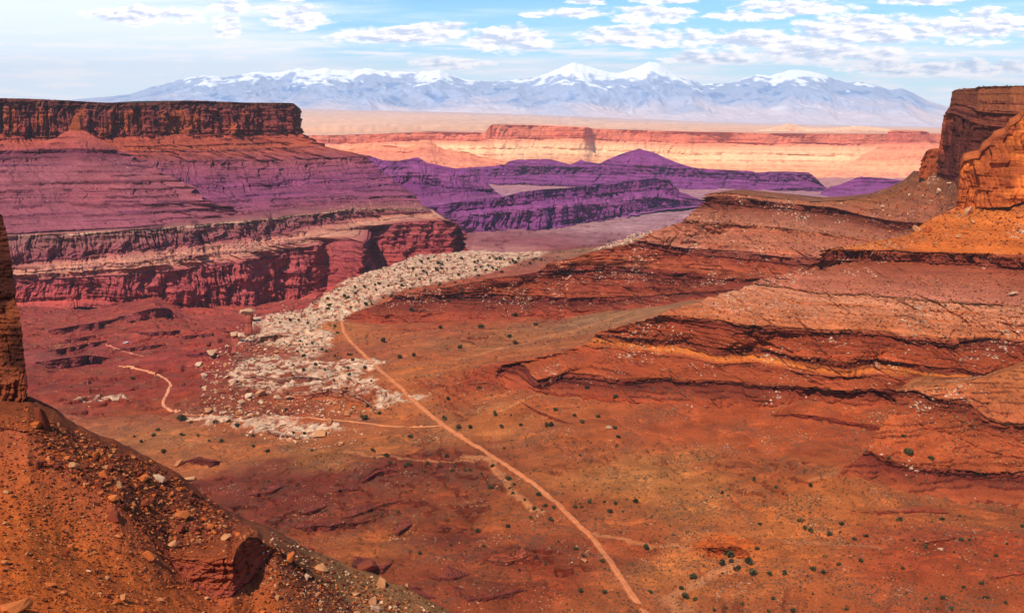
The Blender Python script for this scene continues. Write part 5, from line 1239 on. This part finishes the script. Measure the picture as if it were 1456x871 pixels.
SCRALL = [(30,575),(110,610),(215,655),(310,718),(380,768),(460,815),(580,860),(640,870),(0,871),(0,600)]
rubble('scree_rubble', 'fine broken stone covering the near scree slope', [
    (SCRALL, 9000, (1.2, 6.0), [0, 0, 0, 1, 1, 2], ('scree_slope',)), (SCR, 2200, (2.0, 8.5), [0, 1, 1, 1, 2], ('scree_slope',)), (GUL, 1500, (1.3, 6.0), [2, 1, 1, 3], ('scree_slope', 'ground'))], ALLM, 21)
rubble('pale_rubble', 'pale broken stone below and on the pale rock bench', [
    (BLK, 800, (1.0, 5.0), [3, 3, 2], ('ground', 'rock_ledge')), ([(480,405),(590,364),(790,358),(700,388),(570,415),(470,448),(430,505),(350,480),(330,480),(345,445)], 900, (1.0, 4.0), [3, 3, 2], ('ground', 'rock_ledge')),
    ([(840,356),(900,334),(985,318),(940,334),(880,356)], 260, (2.0, 6.0), [3, 3, 4], ('ground', 'rock_ledge')), ([(262,592),(470,604),(560,612),(450,640),(300,612)], 260, (1.2, 5.0), [3, 2], ('ground', 'rock_ledge'))], ALLM, 22)
rubble('debris_fans', 'pinkish rock debris heaped below the bench cliff of the left mesa', [
    ([(100,376),(200,362),(330,342),(400,335),(430,342),(330,362),(200,380),(110,388)], 1300, (1.0, 3.6), [4, 4, 3], ('mesa',)),
    ([(440,305),(500,288),(590,284),(600,292),(520,302),(440,318)], 420, (0.9, 3.2), [4, 4], ('mesa',)),
    ([(215,235),(420,235),(540,245),(590,285),(300,300)], 500, (0.8, 2.2), [4], ('mesa',))], ALLM, 23)
rubble('talus_rubble', 'broken stone on the right hand slopes', [
    ([(1010,300),(1200,330),(1300,350),(1160,360),(920,342)], 1800, (1.0, 3.4), [2, 2, 1, 3], ('hillside',)),
    ([(1080,402),(1456,385),(1456,470),(1050,458),(960,448)], 3300, (1.0, 4.0), [2, 2, 1, 0], ('hillside',)),
    ([(1230,290),(1300,262),(1456,290),(1456,352),(1180,352)], 2100, (1.0, 4.2), [0, 0, 1, 2], ('hillside',)),
    ([(850,470),(1456,490),(1456,530),(760,525)], 2100, (0.9, 3.2), [0, 2, 1], ('hillside',)),
    ([(1290,570),(1456,620),(1456,680),(1200,600)], 1050, (1.0, 4.0), [0, 2], ('hillside', 'ground')),
    ([(560,425),(880,385),(1080,395),(900,440),(520,455)], 1500, (0.9, 3.0), [0, 2], ('hillside',))], ALLM, 24)
rubble('valley_stones', 'scattered stones on the valley floor', [
    ([(500,660),(640,660),(850,871),(440,871),(330,700)], 2250, (0.9, 3.2), [0, 2, 1, 1], ('ground', 'rock_ledge')),
    ([(950,730),(1456,740),(1456,871),(930,871)], 1050, (0.9, 3.0), [2, 3, 0], ('ground', 'rock_ledge')),
    ([(500,470),(900,450),(700,600),(560,560)], 875, (0.8, 2.6), [2, 3, 0], ('ground', 'rock_ledge')),
    ([(40,440),(250,430),(330,470),(180,520),(60,545)], 1125, (0.8, 3.0), [1, 0, 2], ('ground', 'rock_ledge'))], ALLM, 25)

# --- shrubs --------------------------------------------------------------------------------------
SH_M = [soft_mat('dark juniper foliage', C(62, 56, 32), pale=C(92, 82, 48), size=0.3, bump=0), soft_mat('grey green sage', C(92, 76, 44), pale=C(64, 58, 30), size=0.3, bump=0)]
BARK = soft_mat('juniper bark', C(90, 62, 44), size=0.1)
def shrub_arrays(seed, nq=150, lobes=5):
    r = np.random.RandomState(seed)
    cs = np.stack([r.uniform(-.28, .28, lobes), r.uniform(-.28, .28, lobes), r.uniform(.28, .58, lobes)], 1); rad = r.uniform(.18, .30, lobes)
    k = r.randint(0, lobes, nq)
    d = r.normal(size=(nq, 3)); d /= np.linalg.norm(d, axis=1, keepdims=True)
    c = cs[k] + d * (rad[k] * r.uniform(.55, 1.0, nq) ** .5)[:, None]
    c[:, 2] = np.maximum(c[:, 2], .05)
    a = r.normal(size=(nq, 3)); a /= np.linalg.norm(a, axis=1, keepdims=True)
    b = np.cross(a, r.normal(size=(nq, 3))); b /= np.linalg.norm(b, axis=1, keepdims=True)
    s = r.uniform(.07, .14, nq)[:, None]
    V = np.stack([c - a * s - b * s * .6, c + a * s - b * s * .5, c + a * s * .7 + b * s * .7, c - a * s * .8 + b * s * .6], 1).reshape(-1, 3)
    return V, np.arange(nq * 4).reshape(-1, 4)
SHRUBS = []
for s in range(8):
    V, Fq = shrub_arrays(s, 170)
    # a few bare stems at the foot
    st = []
    r = random.Random(s)
    for k in range(4):
        x, y = r.uniform(-.12, .12), r.uniform(-.12, .12); e = Vector((x * 2.2, y * 2.2, .42))
        w = .03
        st += [(x * .4 - w, y * .4, -.08), (x * .4 + w, y * .4, -.08), (e.x + w * .5, e.y, e.z), (e.x - w * .5, e.y, e.z)]
    n0 = len(V)
    V = np.concatenate([V, np.array(st)]); Fq = np.concatenate([Fq, n0 + np.arange(len(st)).reshape(-1, 4)])
    me = bpy.data.meshes.new('shrub'); me.from_pydata(V.tolist(), [], Fq.tolist())
    me.materials.append(SH_M[0]); me.materials.append(BARK)
    mi = np.zeros(len(Fq), np.int32); mi[n0 // 4:] = 1
    me.polygons.foreach_set('material_index', mi)
    SHRUBS.append(me)
NSH = [0]
def shrub(px, py, w, label, group=None, names=('ground', 'hillside', 'scree_slope', 'rock_ledge')):
    r = hit(px, py + w * 0.3, names)
    if r is None: return None
    p = r[0]; W = w * p.y / F / CP * 1.0
    o = bpy.data.objects.new('shrub', RND.choice(SHRUBS)); COL.objects.link(o)
    o.scale = (W * RND.uniform(.9, 1.15), W * RND.uniform(.9, 1.15), W * RND.uniform(.75, 1.1)); o.rotation_euler = (0, 0, RND.uniform(0, 6.28))
    o.location = p - Vector((0, 0, W * 0.05)); NSH[0] += 1
    return tag(o, label, 'shrub', group)
USH = [
    (258,594,13,'large rounded dark bush beside the bend of the pale road'),
    (766,702,9,'dark bush in the sandy wash left of the dirt road'),
    (699,691,10,'bushy shrub at the head of the wash left of the road'),
    (723,679,9,'round shrub right of the sandy wash, close to the road'),
    (700,661,8,'shrub at the bend where the wash meets the dry streambed'),
    (867,725,9,'broadest shrub in the row right of the dirt road'),
    (905,711,9,'shrub at the right end of the row beside the road'),
    (838,712,8,'shrub in the row nearest to the dirt road'),
    (920,777,11,'dark shrub on the sandy track that forks off the road'),
    (819,778,9,'shrub on the flat just left of the road bend'),
    (856,796,8,'shrub touching the right edge of the dirt road'),
    (824,838,11,'wide dark shrub left of the road near the bottom edge'),
    (859,840,9,'round shrub close to the road near the bottom edge'),
    (926,840,8,'shrub right of the road near the bottom edge'),
    (1036,786,15,'largest bush below the orange bank'),
    (1026,799,13,'bushy shrub left of the sand patch below the orange bank'),
    (1040,797,9,'slim shrub beside the sand patch below the bank'),
    (1047,808,11,'round shrub on the sand patch below the bank'),
    (1069,812,16,'wide double shrub right of the sand patch'),
    (1065,797,14,'grey-green shrub pair under the end of the bank'),
    (985,819,12,'round bush beside the pale sandy bend'),
    (976,846,13,'leaning bush on the inside of the sandy bend'),
    (1116,814,9,'lone round shrub right of the sand patch'),
    (1155,807,11,'tall dark shrub on the orange flat'),
    (1225,796,9,'lone dark shrub right of the tall one on the flat'),
    (1153,753,11,'dark shrub pair below the reddish slope'),
    (1279,737,9,'lone shrub on the reddish slope at the right'),
    (1195,744,8,'shrub beneath the reddish slope, near the dark pair'),
    (1393,671,11,'shrub growing on the small ledge at the right'),
    (1291,643,13,'large shrub at the tip of the right hand ledges'),
    (637,565,8,'two-part shrub in the shallow gully right of the road'),
    (632,594,9,'shrub at the junction of the road and the thin track'),
    (652,606,9,'dark shrub just past the track junction'),
    (669,606,9,'shrub right of the dark one past the track junction'),
    (523,576,8,'shrub on the pale rock below the orange alcove'),
    (518,593,11,'dark bush at the mouth of the orange alcove'),
    (540,587,7,'shrub right of the mouth of the orange alcove'),
    (588,504,8,'shrub pair left of the wash on the upper flat'),
]
for q in USH: shrub(*q)
S8 = [(128,115),(190,142),(448,143),(367,173),(415,185),(285,178),(353,207),(470,205),(525,205),(548,200),(483,188),(640,185),(595,218),(690,110),(735,262),(715,280),(995,358),(1120,338),(1165,343),(1148,377),(1198,380),(1023,360),(890,410),(803,405),(708,440),(575,462),(607,527),(330,558),(1028,568),(870,598),(755,628),(923,507),(897,533),(1445,705),(1180,60),(685,18),(890,8),(1165,22),(1015,140),(465,522),(243,380),(203,170),(268,183),(290,57),(820,365),(855,372),(865,355),(905,362),(780,330),(730,300)]
S9 = [(172,296),(400,275),(547,268),(305,242),(882,150),(945,55),(1060,150),(628,475),(673,467),(737,494),(780,483),(523,450),(330,430),(1040,530),(990,502),(1225,500),(1160,553),(1245,560),(1335,565),(1385,517),(1450,440),(1185,398),(665,600),(600,637),(533,652),(370,642),(170,642),(18,740),(55,753),(135,798),(320,535),(133,547),(557,730),(383,748),(940,620),(1200,700),(1275,683),(1285,745),(1110,745),(1040,748),(1085,793),(1148,793),(255,770),(700,795),(0,705),(470,800),(370,805),(190,790),(500,417),(1105,410),(1190,500),(1300,745),(1380,768)]
S5 = [(172,430),(715,413),(740,440),(825,362),(595,372),(735,322),(110,710),(162,740),(1025,775),(995,750),(1088,752),(910,722),(685,795),(655,745),(720,750),(760,790),(870,790),(1180,840),(500,460),(250,500),(455,260),(420,375),(300,300),(585,630),(1165,670),(1045,630)]
S4 = [(673,720),(698,810),(860,537),(845,745),(890,768),(945,768),(1078,790),(1137,812),(1080,745),(1330,808),(1300,735),(1255,735),(570,750),(655,742),(565,500),(600,770),(780,740),(815,690),(920,690),(975,685),(1010,700)]
for pts, ox, oy, lab, grp in ((S8, 486, 600, 'small dark shrub dotted over the valley floor around the dirt road', 'shrubs around the dirt road'),
                              (S9, 970, 600, 'small dark shrub on the orange flat at the right', 'shrubs on the orange flat'),
                              (S5, 486, 340, 'small shrub on the red flat right of the upper road', 'shrubs on the red flat'),
                              (S4, 0, 370, 'small shrub on the flat below the pale road', 'shrubs below the pale road')):
    for x, y in pts: shrub(ox + x / 3.0, oy + y / 3.0, RND.uniform(4.2, 8.8), lab, grp)
RW_ = random.Random(77)
PLAT = [(484,408),(560,380),(592,366),(640,364),(700,366),(780,366),(740,380),(700,392),(640,405),(570,420),(520,436),(470,452),(440,440),(470,420)]
for px, py in scatter(PLAT, 78, RW_): shrub(px, py, RW_.uniform(3.4, 6.4), 'dark juniper on the long pale rock bench', 'junipers on the pale bench')
for px, py in scatter([(372,462),(440,445),(470,455),(520,520),(560,535),(470,560),(400,530),(430,505)], 34, RW_): shrub(px, py, RW_.uniform(3.6, 6.6), 'dark juniper among the near pale rock slabs', 'junipers among the pale slabs')

def scrub(name, label, specs, seed):
    r = random.Random(seed)
    tp = [shrub_arrays(50 + k, 26, 3) for k in range(5)]
    items = []
    for poly, n, wr, names in specs:
        for px, py in scatter(poly, n, r):
            h = hit(px, py, names)
            if h is None: continue
            p = h[0]
            if float(fbm2(np.array([p.x / 45]), np.array([p.y / 45]), 2, 4)[0]) < r.uniform(-0.8, 0.05): continue
            w = (wr[0] + (wr[1] - wr[0]) * r.random() ** 2) * p.y / F
            items.append((p - Vector((0, 0, w * .05)), (w * 1.25, w * 1.25, w * r.uniform(.7, 1.1)), r.uniform(0, 6.28), r.choice(tp), 0 if r.random() < .6 else 1))
    o = merged(name, items, SH_M)
    tag(o, label, 'scrub')
scrub('scrub', 'low desert scrub dotted over the valley floor and slopes', [
    ([(500,620),(640,610),(930,630),(1456,700),(1456,871),(440,871),(330,690)], 9000, (1.0, 4.2), ('ground', 'rock_ledge')),
    ([(485,470),(900,445),(930,520),(800,600),(560,600)], 2000, (1.0, 3.6), ('ground', 'rock_ledge')),
    ([(60,560),(300,560),(480,640),(480,670),(250,660)], 700, (1.0, 3.0), ('ground', 'rock_ledge')),
    ([(850,470),(1456,490),(1456,700),(760,560)], 1500, (1.0, 3.2), ('hillside', 'ground')),
    ([(560,425),(900,340),(1456,360),(1456,480),(900,445)], 1300, (0.8, 2.4), ('hillside',)),
    ([(1000,280),(1240,285),(1300,262),(1456,340),(960,340)], 420, (0.8, 2.2), ('hillside',)),
    ([(330,480),(400,438),(484,405),(592,363),(790,358),(985,318),(700,392),(520,440),(480,500),(560,590),(330,590)], 2600, (1.3, 4.2), ('ground', 'rock_ledge')),
    ([(40,440),(250,430),(330,480),(240,540),(60,560)], 450, (1.0, 2.6), ('ground', 'rock_ledge')),
    ([(372,800),(392,770),(640,868),(420,869)], 260, (1.5, 4.5), ('scree_slope',)),
    ([(60,640),(300,720),(330,860),(0,871)], 120, (1.5, 3.5), ('scree_slope',)),
    ([(1360,121),(1390,122),(1456,119),(1456,124),(1360,131)], 260, (1.2, 3.0), ('cliff',)),
    ([(1360,150),(1440,140),(1440,165),(1360,168)], 60, (1.2, 3.0), ('cliff',)),
    ([(0,138),(150,144),(300,142),(418,147),(418,150),(0,142)], 260, (0.8, 1.8), ('mesa',))], 31)

# --- mushroom-capped rock pillars at the broken edge of the pale bench ---------------------------
P_RED = soft_mat('red pillar stone', C(166, 80, 62), size=1.5, bump=0.8)
def pillar(px0, px1, py_base, py_top, cap, label, seed):
    pc = (px0 + px1) / 2
    h = hit(pc, py_base)
    if h is None: return
    p = h[0]; sc = p.y / F / CP
    H = (py_base - py_top) * sc; Wd = (px1 - px0) * sc
    root = bpy.data.objects.new('rock_pillar', None); COL.objects.link(root); root.location = p
    tag(root, label, 'rock pillar')
    bm = bmesh.new(); ns, nh = 26, 20; rings = []
    for j in range(nh + 1):
        f = j / nh; ring = []
        for i in range(ns):
            a = 2 * math.pi * i / ns
            rr = 0.5 * Wd * (1.18 - 0.32 * f + 0.10 * math.sin(f * 9 + seed))
            k = 1 + 0.22 * float(fbm2(np.array([math.cos(a) * 1.6 + seed]), np.array([math.sin(a) * 1.6 + f * 1.2]), 3, seed)[0]) + 0.06 * float(pn2(np.array([f * 14.0]), np.array([seed + .5]))[0])
            ring.append(bm.verts.new((math.cos(a) * rr * k, math.sin(a) * rr * k * 0.9, -H * 0.25 + f * H * 1.25)))
        rings.append(ring)
    for j in range(nh):
        for i in range(ns):
            bm.faces.new((rings[j][i], rings[j][(i + 1) % ns], rings[j + 1][(i + 1) % ns], rings[j + 1][i]))
    bm.faces.new(rings[-1])
    me = bpy.data.meshes.new('shaft'); bm.to_mesh(me); bm.free(); me.materials.append(P_RED)
    o = bpy.data.objects.new('shaft', me); COL.objects.link(o); o.parent = root
    for (cw, chh, dx, dz) in cap:
        o = bpy.data.objects.new('caprock', ROCKS['white'][(seed + int(dx * 3)) % 9]); COL.objects.link(o); o.parent = root
        o.scale = (cw * sc, cw * sc * .9, chh * sc * 1.1); o.location = (dx * sc, 0, H + (dz + chh * .38) * sc); o.rotation_euler = (0.05, -0.12, seed)
pillar(349, 361, 468, 446, [(19, 9, -1, 0)], 'tall red rock pillar with one pale mushroom cap', 1)
pillar(330, 342, 496, 477, [(13, 6, -1, 0), (12, 5, 9, 0)], 'shorter red rock pillar with two flat pale capstones', 2)

# --- two parked vehicles, far off in the canyon --------------------------------------------------
def paint(name, col, rough=0.35, metal=0.0):
    m, t = new_mat(name)
    n1 = t.noise(t.n('ShaderNodeTexCoord').outputs['Object'], 3.0, 3, 0.6)
    f = t.m('MULTIPLY_ADD', n1, 0.2, 0.9)
    c = t.mix(1.0, tuple(col) + (1.0,), t.n('ShaderNodeCombineXYZ', ins={0: f, 1: f, 2: f}).outputs[0], 'MULTIPLY')
    b = t.n('ShaderNodeBsdfPrincipled', ins={'Base Color': c, 'Roughness': rough, 'Metallic': metal})
    t.n('ShaderNodeOutputMaterial', ins={0: b.outputs[0]}); return m
M_WHITE, M_BLUE, M_GLASS, M_TYRE = paint('white vehicle paint', (.8, .8, .8)), paint('dark blue vehicle paint', (.05, .05, .22)), paint('dark window glass', (.02, .025, .03), .1), paint('tyre rubber', (.02, .02, .02), .8)
def prism(name, prof, w, mat, parent, bev=0.06):
    bm = bmesh.new()
    a = [bm.verts.new((x, -w / 2, z)) for x, z in prof]; b = [bm.verts.new((x, w / 2, z)) for x, z in prof]
    bm.faces.new(a[::-1]); bm.faces.new(b)
    for i in range(len(prof)):
        j = (i + 1) % len(prof); bm.faces.new((a[i], a[j], b[j], b[i]))
    if bev: bmesh.ops.bevel(bm, geom=list(bm.edges), offset=bev, segments=2, affect='EDGES')
    bmesh.ops.recalc_face_normals(bm, faces=bm.faces)
    me = bpy.data.meshes.new(name); bm.to_mesh(me); bm.free(); me.materials.append(mat)
    o = bpy.data.objects.new(name, me); COL.objects.link(o); o.parent = parent; return o
def vehicle(px, py, kind, label, yaw):
    h = hit(px, py)
    if h is None: return
    root = bpy.data.objects.new('parked_car' if kind == 'car' else 'camper_van', None); COL.objects.link(root)
    root.location = h[0]; root.rotation_euler = (0, 0, yaw); tag(root, label, 'car' if kind == 'car' else 'van')
    if kind == 'car':
        prism('body', [(-2.3, .4), (2.3, .4), (2.35, .8), (2.2, 1.0), (1.2, 1.1), (.6, 1.65), (-1.9, 1.7), (-2.3, 1.1)], 1.85, M_WHITE, root)
        prism('windows', [(1.0, 1.14), (.55, 1.56), (-1.8, 1.6), (-2.05, 1.14)], 1.89, M_GLASS, root, 0)
    else:
        prism('body', [(-2.6, .4), (2.6, .4), (2.7, 1.1), (2.2, 1.35), (-2.65, 1.35)], 2.0, M_BLUE, root)
        prism('roof_box', [(-2.6, 1.355), (2.0, 1.355), (1.7, 2.5), (-2.6, 2.5)], 1.96, M_WHITE, root)
        prism('windows', [(1.9, 1.5), (1.75, 2.0), (.4, 2.0), (.4, 1.5)], 2.0, M_GLASS, root, 0)
    for x in (-1.45, 1.5):
        for y in (-.85, .85):
            bm = bmesh.new(); bmesh.ops.create_cone(bm, cap_ends=True, segments=20, radius1=.38, radius2=.38, depth=.24)
            bmesh.ops.bevel(bm, geom=[e for e in bm.edges if abs(e.verts[0].co.z - e.verts[1].co.z) < .01], offset=.04, segments=1, affect='EDGES')
            me = bpy.data.meshes.new('wheel'); bm.to_mesh(me); bm.free(); me.materials.append(M_TYRE)
            o = bpy.data.objects.new('wheel', me); COL.objects.link(o); o.parent = root; o.location = (x, y, .38); o.rotation_euler = (math.pi / 2, 0, 0)
vehicle(177, 488, 'car', 'small white car parked on the dusty flat below the left mesa', 0.3)
vehicle(181, 487.6, 'van', 'white-topped dark blue van parked just right of the white car', 0.1)
print('BOULDERS', N_BOULDER[0], 'SHRUBS', NSH[0])
# ================================================================ the air: an even, thin haze round the whole place
def build_haze():
    x, y0, y1, z0, z1 = 70000.0, -2000.0, 68000.0, -1900.0, 2500.0
    bm = bmesh.new()
    bmesh.ops.create_cube(bm, size=1.0)
    for v in bm.verts:
        v.co = Vector((v.co.x * 2 * x, (v.co.y + .5) * (y1 - y0) + y0, (v.co.z + .5) * (z1 - z0) + z0))
    me = bpy.data.meshes.new('haze'); bm.to_mesh(me); bm.free()
    m = bpy.data.materials.new('haze'); m.use_nodes = True
    nt = m.node_tree; nt.nodes.clear()
    v = nt.nodes.new('ShaderNodeVolumePrincipled'); o = nt.nodes.new('ShaderNodeOutputMaterial')
    v.inputs['Color'].default_value = (0.78, 0.89, 1.0, 1)
    v.inputs['Density'].default_value = HAZE
    v.inputs['Anisotropy'].default_value = 0.0
    nt.links.new(v.outputs[0], o.inputs['Volume'])
    me.materials.append(m)
    ob = bpy.data.objects.new('haze', me); COL.objects.link(ob)
    ob['kind'] = 'stuff'; ob['label'] = 'thin bluish haze filling the whole canyon country'; ob['category'] = 'haze'
HAZE = 1.3e-5
build_haze()
